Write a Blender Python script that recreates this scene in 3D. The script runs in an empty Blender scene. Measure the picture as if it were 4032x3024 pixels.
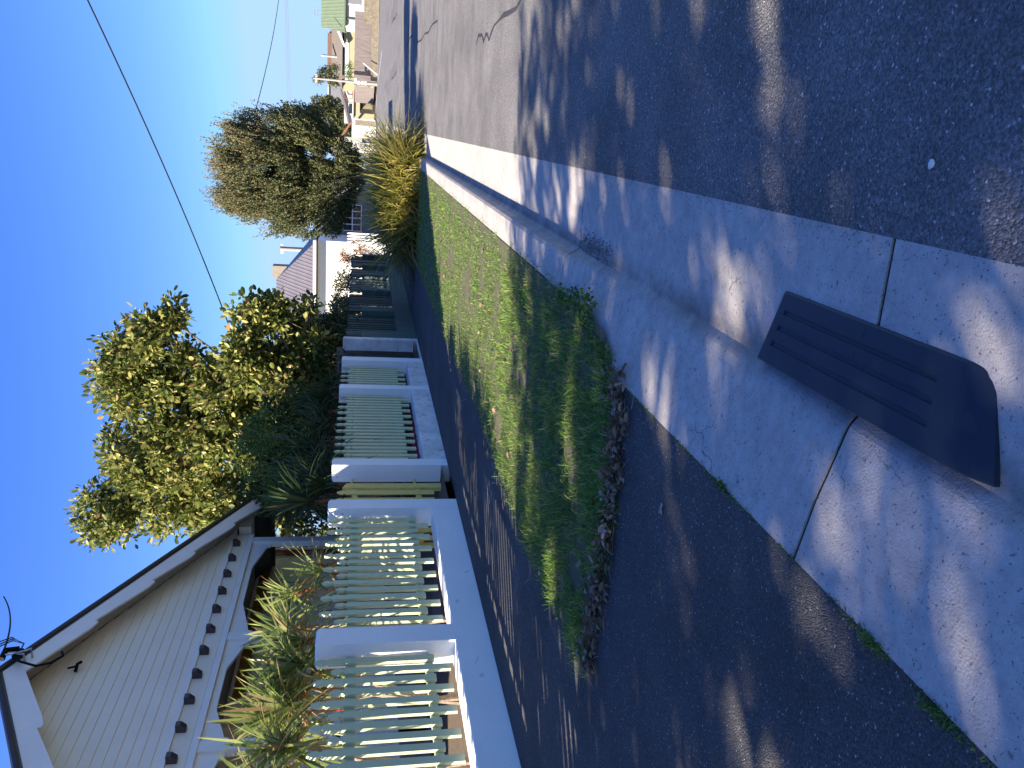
import bpy, math, random
import numpy as np
from mathutils import Vector, Matrix, noise
from math import sin, cos, radians as R, pi
random.seed(7); RNG = np.random.default_rng(7)
S = bpy.context.scene; COL = S.collection

# ---------------------------------------------------------------- camera (phone held sideways), light
PITCH, YAW, ROLL = R(11.3), R(18.3274), R(1.3)
F_ = Vector((-sin(YAW)*cos(PITCH), cos(YAW)*cos(PITCH), -sin(PITCH)))
R_ = F_.cross(Vector((0, 0, 1))).normalized(); U_ = R_.cross(F_)
R2 = cos(ROLL)*R_+sin(ROLL)*U_; U2 = -sin(ROLL)*R_+cos(ROLL)*U_
cam = bpy.data.cameras.new('camera'); co = bpy.data.objects.new('camera', cam); COL.objects.link(co)
cam.sensor_width = 36; cam.lens = 3030/4032*36; cam.clip_end = 2000; cam.clip_start = .05
X_, Y_, Z_ = -U2, R2, -F_
co.matrix_world = Matrix(((X_[0], Y_[0], Z_[0], 0), (X_[1], Y_[1], Z_[1], 0), (X_[2], Y_[2], Z_[2], 1.45), (0, 0, 0, 1)))
S.camera = co
SUN_AZ, SUN_EL = 50, 32           # light travels toward +x +y
w = bpy.data.worlds.new('World'); S.world = w; w.use_nodes = True
nt = w.node_tree; sky = nt.nodes.new('ShaderNodeTexSky'); sky.sky_type = 'NISHITA'; sky.sun_disc = False
sky.sun_elevation = R(SUN_EL); sky.sun_rotation = R(180+SUN_AZ); sky.air_density = 1.0; sky.dust_density = .3; sky.ozone_density = 2.5
sc_ = nt.nodes.new('ShaderNodeSeparateColor'); nt.links.new(sky.outputs[0], sc_.inputs[0]); cc_ = nt.nodes.new('ShaderNodeCombineColor')
for i_, (g_, k_) in enumerate(((1.45, .235), (1.25, .345), (.9, .93))):     # camera-like saturation of the clear sky
    pw = nt.nodes.new('ShaderNodeMath'); pw.operation = 'POWER'; pw.inputs[1].default_value = g_; nt.links.new(sc_.outputs[i_], pw.inputs[0])
    ml = nt.nodes.new('ShaderNodeMath'); ml.operation = 'MULTIPLY'; ml.inputs[1].default_value = k_; nt.links.new(pw.outputs[0], ml.inputs[0])
    mn = nt.nodes.new('ShaderNodeMath'); mn.operation = 'MINIMUM'; mn.inputs[1].default_value = (1.45, 2.25, 3.4)[i_]; nt.links.new(ml.outputs[0], mn.inputs[0]); nt.links.new(mn.outputs[0], cc_.inputs[i_])
nt.links.new(cc_.outputs[0], nt.nodes['Background'].inputs[0]); nt.nodes['Background'].inputs[1].default_value = .061
sl = bpy.data.lights.new('sun', 'SUN'); sl.energy = 2.9; sl.angle = R(.48); sl.color = (1, .87, .70)
so = bpy.data.objects.new('sun', sl); COL.objects.link(so)
sd = Vector((sin(R(SUN_AZ))*cos(R(SUN_EL)), cos(R(SUN_AZ))*cos(R(SUN_EL)), -sin(R(SUN_EL))))
so.rotation_euler = sd.to_track_quat('-Z', 'Y').to_euler(); so.location = (-20, -20, 20)
S.view_settings.view_transform = 'Standard'; S.view_settings.look = 'None'; S.view_settings.exposure = 2.5

# ---------------------------------------------------------------- materials
def mat(name, col, col2=None, scale=4, rough=.8, bump=0, bscale=60, spk=None, spkscale=200, spkamt=.25, detail=4, spec=.5, metal=0, stretch=(1, 1, 1)):
    m = bpy.data.materials.new(name); m.use_nodes = True; n = m.node_tree.nodes; l = m.node_tree.links
    b = n['Principled BSDF']; b.inputs['Roughness'].default_value = rough; b.inputs['Metallic'].default_value = metal
    b.inputs['Specular IOR Level'].default_value = spec
    tc = n.new('ShaderNodeTexCoord'); mp = n.new('ShaderNodeMapping'); mp.inputs['Scale'].default_value = stretch
    l.new(tc.outputs['Object'], mp.inputs[0])
    col2 = col2 or tuple(c*.8 for c in col)
    tx = n.new('ShaderNodeTexNoise'); tx.inputs['Scale'].default_value = scale; tx.inputs['Detail'].default_value = detail
    tx.inputs['Roughness'].default_value = .65; l.new(mp.outputs[0], tx.inputs[0])
    cr = n.new('ShaderNodeValToRGB'); cr.color_ramp.elements[0].position = .35; cr.color_ramp.elements[1].position = .65
    cr.color_ramp.elements[0].color = (*col2, 1); cr.color_ramp.elements[1].color = (*col, 1); l.new(tx.outputs[0], cr.inputs[0])
    out = cr.outputs[0]
    if spk:
        for k, (sc, colr, thr) in enumerate(spk):
            v = n.new('ShaderNodeTexNoise'); v.inputs['Scale'].default_value = sc; v.inputs['Detail'].default_value = 2; l.new(mp.outputs[0], v.inputs[0])
            c2 = n.new('ShaderNodeValToRGB'); c2.color_ramp.elements[0].position = thr; c2.color_ramp.elements[1].position = thr+.04
            c2.color_ramp.elements[0].color = (0, 0, 0, 1); c2.color_ramp.elements[1].color = (1, 1, 1, 1); l.new(v.outputs[0], c2.inputs[0])
            mx = n.new('ShaderNodeMix'); mx.data_type = 'RGBA'; l.new(c2.outputs[0], mx.inputs[0]); l.new(out, mx.inputs[6]); mx.inputs[7].default_value = (*colr, 1); out = mx.outputs[2]
    l.new(out, b.inputs['Base Color'])
    if bump:
        t2 = n.new('ShaderNodeTexNoise'); t2.inputs['Scale'].default_value = bscale; t2.inputs['Detail'].default_value = 3; l.new(mp.outputs[0], t2.inputs[0])
        bp = n.new('ShaderNodeBump'); bp.inputs['Strength'].default_value = bump; bp.inputs['Distance'].default_value = .01
        l.new(t2.outputs[0], bp.inputs['Height']); l.new(bp.outputs[0], b.inputs['Normal'])
    return m

def leafmat(name, cols, transl=.35, rough=.6, spec=.22, tcol=None):
    m = bpy.data.materials.new(name); m.use_nodes = True; n = m.node_tree.nodes; l = m.node_tree.links
    b = n['Principled BSDF']; b.inputs['Roughness'].default_value = rough; b.inputs['Specular IOR Level'].default_value = spec
    g = n.new('ShaderNodeNewGeometry'); cr = n.new('ShaderNodeValToRGB'); e = cr.color_ramp.elements
    while len(e) < len(cols): e.new(.5)
    for i, c in enumerate(cols): e[i].position = c[0]; e[i].color = (*c[1], 1)
    l.new(g.outputs['Random Per Island'], cr.inputs[0]); l.new(cr.outputs[0], b.inputs['Base Color'])
    t = n.new('ShaderNodeBsdfTranslucent'); mx = n.new('ShaderNodeMixShader'); mx.inputs[0].default_value = transl
    hs = n.new('ShaderNodeHueSaturation'); hs.inputs['Value'].default_value = 1.3; l.new(cr.outputs[0], hs.inputs['Color']); l.new(hs.outputs[0], t.inputs[0])
    l.new(b.outputs[0], mx.inputs[1]); l.new(t.outputs[0], mx.inputs[2]); l.new(mx.outputs[0], n['Material Output'].inputs[0])
    return m

def asphalt(name, c1, c2, light, sc):
    m = bpy.data.materials.new(name); m.use_nodes = True; n = m.node_tree.nodes; l = m.node_tree.links
    b = n['Principled BSDF']; b.inputs['Roughness'].default_value = .85; b.inputs['Specular IOR Level'].default_value = .35
    tc = n.new('ShaderNodeTexCoord'); v = n.new('ShaderNodeTexVoronoi'); v.inputs['Scale'].default_value = sc; v.inputs['Randomness'].default_value = 1
    l.new(tc.outputs['Object'], v.inputs[0])
    sp = n.new('ShaderNodeSeparateColor'); l.new(v.outputs['Color'], sp.inputs[0])
    cr = n.new('ShaderNodeValToRGB'); e = cr.color_ramp.elements
    e[0].position = 0; e[0].color = (*c1, 1); e[1].position = 1; e[1].color = (*light, 1)
    a = e.new(.55); a.color = (*c2, 1); a = e.new(.9); a.color = (*[x*1.35 for x in c2], 1); a = e.new(.985); a.color = (*[x*1.8 for x in c2], 1)
    l.new(sp.outputs[0], cr.inputs[0])
    nz = n.new('ShaderNodeTexNoise'); nz.inputs['Scale'].default_value = 1.1; nz.inputs['Detail'].default_value = 5; nz.inputs['Roughness'].default_value = .6; l.new(tc.outputs['Object'], nz.inputs[0])
    mr = n.new('ShaderNodeMapRange'); mr.inputs[1].default_value = .3; mr.inputs[2].default_value = .7; mr.inputs[3].default_value = .70; mr.inputs[4].default_value = 1.3; l.new(nz.outputs[0], mr.inputs[0])
    mu = n.new('ShaderNodeVectorMath'); mu.operation = 'SCALE'; l.new(cr.outputs[0], mu.inputs[0]); l.new(mr.outputs[0], mu.inputs['Scale'])
    l.new(mu.outputs[0], b.inputs['Base Color'])
    bp = n.new('ShaderNodeBump'); bp.inputs['Strength'].default_value = .9; bp.inputs['Distance'].default_value = .006; bp.invert = True
    l.new(v.outputs['Distance'], bp.inputs['Height']); l.new(bp.outputs[0], b.inputs['Normal'])
    return m

M = {}
M['road'] = asphalt('road_asphalt', (.078, .077, .076), (.144, .140, .135), (.58, .56, .54), 135)
M['path'] = asphalt('path_asphalt', (.040, .040, .040), (.070, .069, .068), (.44, .43, .42), 175)
M['concrete'] = mat('concrete', (.47, .43, .385), (.395, .365, .325), scale=2.2, rough=.85, bump=.35, bscale=130, spk=[(95, (.15, .145, .14), .655), (38, (.2, .19, .18), .69), (170, (.66, .64, .6), .70)])
def concrete_mat():
    m = M['concrete']; n = m.node_tree.nodes; l = m.node_tree.links; b = n['Principled BSDF']; src = b.inputs['Base Color'].links[0].from_socket
    tc = n.new('ShaderNodeTexCoord'); sx = n.new('ShaderNodeSeparateXYZ'); l.new(tc.outputs['Object'], sx.inputs[0])
    nz = n.new('ShaderNodeTexNoise'); nz.inputs['Scale'].default_value = 3.2; nz.inputs['Detail'].default_value = 6; nz.inputs['Roughness'].default_value = .7; l.new(tc.outputs['Object'], nz.inputs[0])
    def math_(op, a, b_=None, clamp=False):
        q = n.new('ShaderNodeMath'); q.operation = op; q.use_clamp = clamp
        for k, v in enumerate((a, b_)):
            if v is None: continue
            if hasattr(v, 'links'): l.new(v, q.inputs[k])
            else: q.inputs[k].default_value = v
        return q.outputs[0]
    d = math_('ABSOLUTE', math_('ADD', sx.outputs[0], .735)); d = math_('SUBTRACT', 1.0, math_('MULTIPLY', d, 9.0), True)      # silt line where gutter meets kerb
    f = math_('MULTIPLY', d, math_('MULTIPLY', math_('SUBTRACT', nz.outputs[0], .22), 2.4, True), True)
    mx = n.new('ShaderNodeMix'); mx.data_type = 'RGBA'; l.new(f, mx.inputs[0]); l.new(src, mx.inputs[6]); mx.inputs[7].default_value = (.19, .155, .12, 1)
    vo = n.new('ShaderNodeTexVoronoi'); vo.feature = 'DISTANCE_TO_EDGE'; vo.inputs['Scale'].default_value = 3.4
    dn = n.new('ShaderNodeTexNoise'); dn.inputs['Scale'].default_value = 9; dn.inputs['Detail'].default_value = 4; l.new(tc.outputs['Object'], dn.inputs[0])
    va = n.new('ShaderNodeVectorMath'); va.operation = 'MULTIPLY_ADD'; l.new(dn.outputs['Color'], va.inputs[0]); va.inputs[1].default_value = (.16, .16, 0); l.new(tc.outputs['Object'], va.inputs[2]); l.new(va.outputs[0], vo.inputs[0])
    ck = math_('SUBTRACT', 1.0, math_('MULTIPLY', vo.outputs['Distance'], 75.0), True)
    nm = n.new('ShaderNodeTexNoise'); nm.inputs['Scale'].default_value = 1.3; nm.inputs['Detail'].default_value = 3; l.new(tc.outputs['Object'], nm.inputs[0])
    ck = math_('MULTIPLY', ck, math_('MULTIPLY', math_('SUBTRACT', nm.outputs[0], .56), 9.0, True), True)
    mc = n.new('ShaderNodeMix'); mc.data_type = 'RGBA'; l.new(ck, mc.inputs[0]); l.new(mx.outputs[2], mc.inputs[6]); mc.inputs[7].default_value = (.10, .095, .09, 1); mx = mc
    n2 = n.new('ShaderNodeTexNoise'); n2.inputs['Scale'].default_value = 14; n2.inputs['Detail'].default_value = 6; n2.inputs['Roughness'].default_value = .75; l.new(tc.outputs['Object'], n2.inputs[0])
    mr = n.new('ShaderNodeMapRange'); mr.inputs[1].default_value = .3; mr.inputs[2].default_value = .7; mr.inputs[3].default_value = .76; mr.inputs[4].default_value = 1.16; l.new(n2.outputs[0], mr.inputs[0])
    vm = n.new('ShaderNodeVectorMath'); vm.operation = 'SCALE'; l.new(mx.outputs[2], vm.inputs[0]); l.new(mr.outputs[0], vm.inputs['Scale']); l.new(vm.outputs[0], b.inputs['Base Color'])
concrete_mat()
M['joint'] = mat('joint_dirt', (.045, .04, .03), (.02, .03, .015), scale=30, bump=.5)
M['soil'] = mat('soil', (.13, .095, .06), (.07, .05, .035), scale=12, bump=.8, bscale=60)
M['verge'] = mat('verge_soil', (.10, .10, .045), (.07, .06, .035), scale=9, bump=.8, bscale=80)
M['ground'] = mat('ground', (0.099, 0.093, 0.062), (0.056, 0.062, 0.031), scale=.6, bump=.3)
M['render'] = mat('white_render', (.85, .85, .84), (.80, .80, .79), scale=1.6, rough=.7, bump=.25, bscale=25, spk=[(7, (.62, .62, .61), .72), (26, (.5, .49, .46), .77)])
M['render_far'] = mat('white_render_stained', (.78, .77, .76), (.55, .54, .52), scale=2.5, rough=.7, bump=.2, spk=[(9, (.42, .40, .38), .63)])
M['picket'] = mat('pale_green_paint', (.54, .59, .36), (.50, .55, .33), scale=5, rough=.55, bump=.06, bscale=40)
M['yellow'] = mat('yellow_paint', (.72, .60, .18), (.64, .52, .15), scale=6, rough=.6, spk=[(20, (.35, .3, .15), .75)])
M['cream'] = mat('cream_paint', (.80, .745, .63), (.75, .695, .58), scale=1.2, rough=.6, bump=.05, bscale=30)
M['white'] = mat('white_paint', (.78, .77, .74), (.73, .72, .69), scale=2, rough=.55)
M['soffit'] = mat('soffit_paint', (.46, .43, .37), (.42, .39, .34), scale=2, rough=.7)
M['bracket'] = mat('dark_brown_paint', (.055, .045, .055), rough=.5)
M['roofdark'] = mat('dark_roof_metal', (.03, .03, .036), (.022, .022, .028), scale=3, rough=.4)
M['rubber'] = mat('black_rubber', (.009, .017, .030), (.014, .021, .033), scale=5, rough=.55, bump=.15, bscale=300, detail=8, spk=[(170, (.10, .10, .10), .76), (7, (.022, .026, .034), .64)])
M['timber'] = mat('weathered_timber', (.30, .26, .21), (.20, .17, .14), scale=6, rough=.9, bump=.3, stretch=(3, 3, .4))
M['grey_timber'] = mat('grey_palings', (.19, .165, .16), (.12, .10, .10), scale=3, rough=.9, stretch=(5, 5, .3))
M['greenwall'] = mat('dark_green_render', (.085, .13, .105), (.065, .10, .085), scale=3, rough=.8, spk=[(10, (.05, .06, .05), .7)])
M['greenpick'] = mat('dark_green_paint', (.035, .085, .072), (.022, .055, .048), scale=5, rough=.6)
M['bark'] = mat('grey_bark', (.24, .20, .16), (.13, .105, .085), scale=14, rough=.9, bump=.6, bscale=40)
M['barkpale'] = mat('pale_ringed_bark', (.36, .29, .23), (.18, .13, .10), scale=20, rough=.9, bump=.6, bscale=60, stretch=(1, 1, 4))
M['cable'] = mat('cable_black', (.006, .006, .007), rough=.8, spec=.2)
M['steel'] = mat('galvanised_steel', (.45, .46, .47), (.32, .33, .34), scale=20, rough=.4, metal=.6)
M['leadglass'] = mat('rippled_cream_glass', (.72, .74, .60), (.62, .65, .52), scale=9, rough=.25, bump=1, bscale=55)
M['redglass'] = mat('red_glass', (.16, .02, .03), rough=.2, bump=.6)
M['amberglass'] = mat('amber_glass', (.36, .17, .03), rough=.2, bump=.6)
M['greenglass'] = mat('green_glass', (.03, .22, .10), rough=.2, bump=.6)
M['darkglass'] = mat('dark_window_glass', (.012, .014, .018), (.02, .022, .026), rough=.06, spec=.8)
M['dark'] = mat('dark_interior', (.02, .016, .014), rough=.8)
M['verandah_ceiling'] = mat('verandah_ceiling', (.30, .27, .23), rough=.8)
M['roofgrey'] = mat('purple_grey_steel_roof', (.14, .13, .145), (.12, .11, .125), scale=1, rough=.5)
M['roofterra'] = mat('terracotta_tiles', (.20, .12, .10), (.14, .09, .08), scale=3, rough=.8)
M['roofgreen'] = mat('pale_green_steel_roof', (.125, .165, .105), (.11, .15, .095), scale=1, rough=.6)
M['roofbrown'] = mat('brown_tile_roof', (0.167, 0.143, 0.118), (0.136, 0.118, 0.099), scale=2, rough=.8)
M['roofrust'] = mat('rusty_ridge', (.17, .10, .075), (.12, .065, .05), scale=5, rough=.8)
M['stone'] = mat('sandstone_retaining_wall', (.20, .175, .13), (.125, .11, .085), scale=2.2, rough=.9, bump=.6, bscale=4, spk=[(5, (.26, .235, .18), .62)])
M['brick'] = mat('orange_brick', (0.279, 0.105, 0.056), (0.223, 0.081, 0.050), scale=4)
M['butter'] = mat('pale_yellow_brick', (.36, .33, .21), (.32, .29, .18), scale=4)
M['pebble'] = mat('river_pebble', (.42, .34, .26), (.25, .2, .16), scale=40, bump=1, bscale=45)
M['pebble_white'] = mat('white_stone', (.75, .74, .72), (.68, .67, .66), scale=40)
M['gravel'] = mat('dark_gravel', (.10, .10, .10), (.2, .2, .19), scale=60)
M['sealant'] = mat('crack_sealant', (.055, .056, .065), rough=1, spec=.05)
M['marking'] = mat('road_paint', (.75, .75, .72), rough=.6)
M['farwhite'] = mat('weathered_white', (.45, .44, .43), (.40, .39, .38), scale=1)
M['pole'] = mat('grey_pole', (.30, .28, .27), (.25, .235, .225), scale=3, rough=.8)
M['blind'] = mat('window_blind', (0.186, 0.192, 0.223), rough=.7)
M['polestrip'] = mat('pale_concrete_column', (0.372, 0.372, 0.360), rough=.8)

L = {}
L['magnolia'] = leafmat('magnolia_leaf', [(0, (.045, .07, .018)), (.35, (.12, .155, .034)), (.65, (.24, .26, .065)), (.88, (.38, .37, .12)), (.96, (.45, .38, .15)), (1, (.33, .17, .07))], .3, .42)
L['dark'] = leafmat('dark_leaf', [(0, (.015, .03, .01)), (.5, (.04, .07, .02)), (1, (.085, .12, .035))], .25)
L['fresh'] = leafmat('fresh_green_leaf', [(0, (.045, .09, .02)), (.5, (.10, .18, .04)), (1, (.20, .28, .07))], .35)
L['olive'] = leafmat('olive_leaf', [(0, (.05, .065, .028)), (.5, (.105, .125, .05)), (.88, (.17, .175, .08)), (1, (.26, .20, .11))], .2)
L['tan'] = leafmat('olive_brown_tip', [(0, (.11, .105, .05)), (.5, (.20, .165, .085)), (1, (.31, .23, .13))], .25)
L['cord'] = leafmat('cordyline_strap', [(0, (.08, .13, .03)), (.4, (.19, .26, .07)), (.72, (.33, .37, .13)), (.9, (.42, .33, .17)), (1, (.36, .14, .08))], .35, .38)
L['cordshade'] = leafmat('cordyline_shaded_strap', [(0, (.03, .055, .025)), (.5, (.06, .10, .035)), (.85, (.10, .13, .05)), (1, (.15, .06, .035))], .25, .4)  # darker copy of the cordyline strap, shade put into the leaf colour
L['cordred'] = leafmat('cordyline_old_strap', [(0, (.30, .06, .035)), (.6, (.40, .13, .07)), (1, (.30, .19, .10))], .3)
L['flax'] = leafmat('strap_leaf', [(0, (.09, .11, .02)), (.4, (.24, .25, .05)), (.75, (.44, .38, .09)), (1, (.50, .38, .18))], .35, .4)
L['grass'] = leafmat('grass_blade', [(0, (.06, .13, .022)), (.5, (.12, .25, .04)), (.84, (.23, .34, .06)), (.94, (.40, .38, .14)), (1, (.44, .36, .2))], .35, .55)
L['dryleaf'] = leafmat('dry_leaf', [(0, (.10, .06, .04)), (.5, (.22, .14, .09)), (.85, (.32, .22, .16)), (1, (.42, .34, .28))], .1)
L['pink'] = leafmat('pink_petal', [(0, (.35, .03, .14)), (1, (.55, .08, .25))], .3)
L['red'] = leafmat('reddish_leaf', [(0, (.25, .06, .04)), (.6, (.34, .14, .07)), (1, (.3, .25, .08))], .3)

# ---------------------------------------------------------------- helpers
def tag(o, label=None, cat=None, group=None, kind=None):
    if label: o['label'] = label
    if cat: o['category'] = cat
    if group: o['group'] = group
    if kind: o['kind'] = kind
    return o
def empty(name, loc, label=None, cat=None, group=None):
    o = bpy.data.objects.new(name, None); COL.objects.link(o); o.location = loc; o.empty_display_size = .2
    return tag(o, label, cat, group)
class MB:
    def __init__(s): s.v = []; s.f = []
    def add(s, vs, fs):
        k = len(s.v); s.v += [tuple(v) for v in vs]; s.f += [tuple(i+k for i in f) for f in fs]; return s
    def box(s, a, b):
        x0, y0, z0 = a; x1, y1, z1 = b
        return s.add([(x0, y0, z0), (x1, y0, z0), (x1, y1, z0), (x0, y1, z0), (x0, y0, z1), (x1, y0, z1), (x1, y1, z1), (x0, y1, z1)],
                     [(0, 3, 2, 1), (4, 5, 6, 7), (0, 1, 5, 4), (1, 2, 6, 5), (2, 3, 7, 6), (3, 0, 4, 7)])
    def prism(s, poly, d0, d1, axis='x'):
        n = len(poly)
        def p(q, d):
            return (d, q[0], q[1]) if axis == 'x' else ((q[0], d, q[1]) if axis == 'y' else (q[0], q[1], d))
        return s.add([p(q, d0) for q in poly]+[p(q, d1) for q in poly],
                     [tuple(range(n))[::-1], tuple(range(n, 2*n))]+[(i, (i+1) % n, (i+1) % n+n, i+n) for i in range(n)])
    def tube(s, pts, rad, n=6):
        pts = [Vector(p) for p in pts]; k = len(pts)
        if not hasattr(rad, '__len__'): rad = [rad]*k
        vs = []; up = Vector((.13, .21, 1)).normalized()
        for i, p in enumerate(pts):
            t = (pts[min(i+1, k-1)]-pts[max(i-1, 0)]).normalized()
            a = t.cross(up if abs(t.dot(up)) < .95 else Vector((1, 0, 0))).normalized(); b = t.cross(a)
            vs += [p+(a*cos(2*pi*j/n)+b*sin(2*pi*j/n))*rad[i] for j in range(n)]
        fs = [(i*n+j, i*n+(j+1) % n, (i+1)*n+(j+1) % n, (i+1)*n+j) for i in range(k-1) for j in range(n)]
        fs += [tuple(range(n))[::-1], tuple((k-1)*n+j for j in range(n))]
        return s.add(vs, fs)
    def build(s, name, m, parent=None, loc=None, bevel=0, smooth=False):
        me = bpy.data.meshes.new(name); me.from_pydata(s.v, [], s.f); me.update()
        if m: me.materials.append(m)
        o = bpy.data.objects.new(name, me); COL.objects.link(o)
        if loc: o.location = loc
        if parent: o.parent = parent
        if bevel:
            b = o.modifiers.new('b', 'BEVEL'); b.width = bevel; b.segments = 2; b.limit_method = 'ANGLE'
        if smooth:
            for p in me.polygons: p.use_smooth = True
        return o
def npmesh(name, V, F, m, parent=None, smooth=True, loc=None):
    me = bpy.data.meshes.new(name); V = np.asarray(V, np.float32); F = np.asarray(F, np.int32); k = F.shape[1]
    me.vertices.add(len(V)); me.vertices.foreach_set('co', V.ravel()); me.loops.add(F.size); me.loops.foreach_set('vertex_index', F.ravel())
    me.polygons.add(len(F)); me.polygons.foreach_set('loop_start', np.arange(0, F.size, k, dtype=np.int32)); me.polygons.foreach_set('loop_total', np.full(len(F), k, np.int32))
    me.polygons.foreach_set('use_smooth', np.full(len(F), smooth)); me.update(calc_edges=True); me.validate()
    me.materials.append(m); o = bpy.data.objects.new(name, me); COL.objects.link(o)
    if parent: o.parent = parent
    if loc: o.location = loc
    return o
def nrm(a): return a/np.maximum(np.linalg.norm(a, axis=-1, keepdims=True), 1e-9)
def leaves(name, P, A, N, size, wid, m, parent=None, fold=.08):
    """one folded pointed leaf per point: position, axis, normal"""
    P = np.asarray(P, float); A = nrm(np.asarray(A, float)); B = nrm(np.cross(A, N)); N = np.cross(B, A); s = np.asarray(size, float)[:, None]; wd = wid
    q = [P, P+s*(A*.3+B*wd*.42+N*fold), P+s*(A*.72+B*wd*.46+N*fold*.6), P+s*(A-N*.05), P+s*(A*.72-B*wd*.46+N*fold*.6), P+s*(A*.3-B*wd*.42+N*fold)]
    V = np.stack(q, 1).reshape(-1, 3); k = np.arange(len(P))[:, None]*6
    F = np.concatenate([k+np.array([[0, 1, 2, 3]]), k+np.array([[0, 3, 4, 5]])], 0)
    return npmesh(name, V, F, m, parent)
def straps(name, P, A, L_, W_, droop, m, parent=None, seg=5, fold=0):
    """long drooping blades: base, start direction, length, width"""
    P = np.asarray(P, float); A = nrm(np.asarray(A, float)); n = len(P); L_ = np.broadcast_to(L_, n)[:, None]; W_ = np.broadcast_to(W_, n)[:, None]; dr = np.broadcast_to(droop, n)[:, None]
    Z = np.array([[0, 0, 1.]]); rnd = nrm(RNG.normal(size=(n, 3))); B = nrm(np.cross(A, Z+rnd*.35)); V = []
    for i in range(seg+1):
        t = i/seg; c = P+L_*(A*t*(1-.15*dr*t)-Z*dr*t*t*.6)
        wv = W_*.5*max(min(1, .55+2*t), 0)*(1-t**3)**.8+.0004
        V += [c+B*wv, c-B*wv]
    V = np.stack(V, 1).reshape(-1, 3); k = np.arange(n)[:, None]*(2*(seg+1)); F = np.concatenate([k+np.array([[2*i, 2*i+1, 2*i+3, 2*i+2]]) for i in range(seg)], 0)
    return npmesh(name, V, F, m, parent)
def rdir(n, zb=0, zs=1):
    d = RNG.normal(size=(n, 3)); d[:, 2] = d[:, 2]*zs+zb; return nrm(d)
def crownpts(blobs, dens, void=.0, vs=.9, inner=.45):
    """clump centres spread through ellipsoids (cx,cy,cz,rx,ry,rz), thinned by a noise so that gaps show"""
    out = []
    for b in blobs:
        c = np.array(b[:3]); r = np.array(b[3:6]); n = int(dens*(r[0]*r[1]*r[2])**(2/3)*(b[6] if len(b) > 6 else 1))
        d = rdir(n); q = c+d*r*(inner+(1-inner)*RNG.random((n, 1))**.6)
        for p in q:
            if noise.noise(Vector(p)*vs) > void-.5+.0: out.append(p)
    return np.array(out)
def twigs(mb, root, targets, r0, n=5, sag=.1):
    for t in targets:
        a = Vector(root); b = Vector(t); mid = a.lerp(b, .5)+Vector((random.uniform(-1, 1), random.uniform(-1, 1), random.uniform(-.3, .6)))*(b-a).length*sag
        mb.tube([a, a.lerp(mid, .5)+Vector((0, 0, .02)), mid, mid.lerp(b, .5), b], [r0, r0*.8, r0*.6, r0*.42, r0*.2], n)
def clump_leaves(name, C, k, cr, size, wid, m, parent, up=.3, out=None, jit=.3):
    n = len(C); C2 = np.repeat(C, k, 0); d = rdir(n*k, up); P = C2+d*cr*RNG.random((n*k, 1))
    nn = rdir(n*k, .8); return leaves(name, P, d+rdir(n*k)*jit, nn, size*(.6+.7*RNG.random(n*k)), wid, m, parent)
def copy_tree(o, parent=None, loc=None):
    c = o.copy(); COL.objects.link(c); c.parent = parent
    if loc is not None: c.location = loc
    for ch in o.children: copy_tree(ch, c)
    return c

# ================================================================= SETTING
def sheet(name, poly, z, m, parent=None):
    mb = MB(); mb.add([(x, y, z) for x, y in poly], [tuple(range(len(poly)))]); return mb.build(name, m, parent)
tag(sheet('ground', [(-500, -300), (500, -300), (500, 900), (-500, 900)], -.30, M['ground']), kind='structure')
# road: crowned sheet
mb = MB(); xs = [-.2, 2, 4.5, 7, 9.5, 14]; zs = [-.10, -.07, -.045, -.05, -.07, -.1]
ys = [-12, 0, 20, 60, 108]
mb.add([(x, y, z) for y in ys for x, z in zip(xs, zs)], [(j*6+i, j*6+i+1, (j+1)*6+i+1, (j+1)*6+i) for j in range(4) for i in range(5)])
mb.add([(-40, 60, -.11), (-.2, 60, -.11), (-.2, 108, -.11), (-40, 108, -.11)], [(0, 1, 2, 3)])
mb.add([(14, 50, -.11), (60, 50, -.11), (60, 108, -.11), (14, 108, -.11)], [(0, 1, 2, 3)])
tag(mb.build('road', M['road']), kind='structure')
# kerb and gutter: cross sections along y, with joints
def prof(y):
    # full kerb for y>6, layback for y<4.6
    t = min(max((y-4.5)/1.5, 0), 1); t = t*t*(3-2*t)
    kx = [-.20, -.45, -.70, -.755, -.785+.0*t, -.80-.005*t, -.815-.02*t, -.90, -1.06]
    kz = [-.10, -.113, -.128, -.122, -.100*(1-t)+-.085*t, -.092*(1-t)+-.018*t, -.088*(1-t)-.003*t, -.070*(1-t)+.001*t, -.034*(1-t)+.002*t]
    xe = -1.28; ze = -.002
    return list(zip(kx, kz)) + [(xe*(1-t)+-1.065*t, ze*(1-t)+.002*t)]
joints = [-1.45, 2.06, 5.5, 8.9, 12.4, 15.9, 19.4, 22.9]
mb = MB(); segs = list(zip([-12]+joints, joints+[60]))
for (a, b) in segs:
    n = max(2, int((b-a)/.35)) if a < 10 else 2; yy = [a+.009+(b-a-.018)*i/n for i in range(n+1)]
    rows = [[(x, y, z) for x, z in prof(y)] for y in yy]; vs = [v for r in rows for v in r]; k = len(rows[0])
    for y_, s in ((yy[0], 0), (yy[-1], 1)):
        pass
    mb.add(vs, [(j*k+i+1, j*k+i, (j+1)*k+i, (j+1)*k+i+1) for j in range(n) for i in range(k-1)])
    for j in (0, n):   # skirts into the joint
        base = [(x, y, z-.03) for x, y, z in rows[j]]
        mb.add(rows[j]+base, [(i, i+1, i+1+k, i+k) for i in range(k-1)])
tag(mb.build('kerb_and_gutter', M['concrete']), kind='structure')
mb = MB()
for j in joints:
    vs = [(x, j+s, z-.008) for s in (-.017, .017) for x, z in prof(j)]; k = len(vs)//2
    mb.add(vs, [(i, i+1, i+1+k, i+k) for i in range(k-1)])
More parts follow.
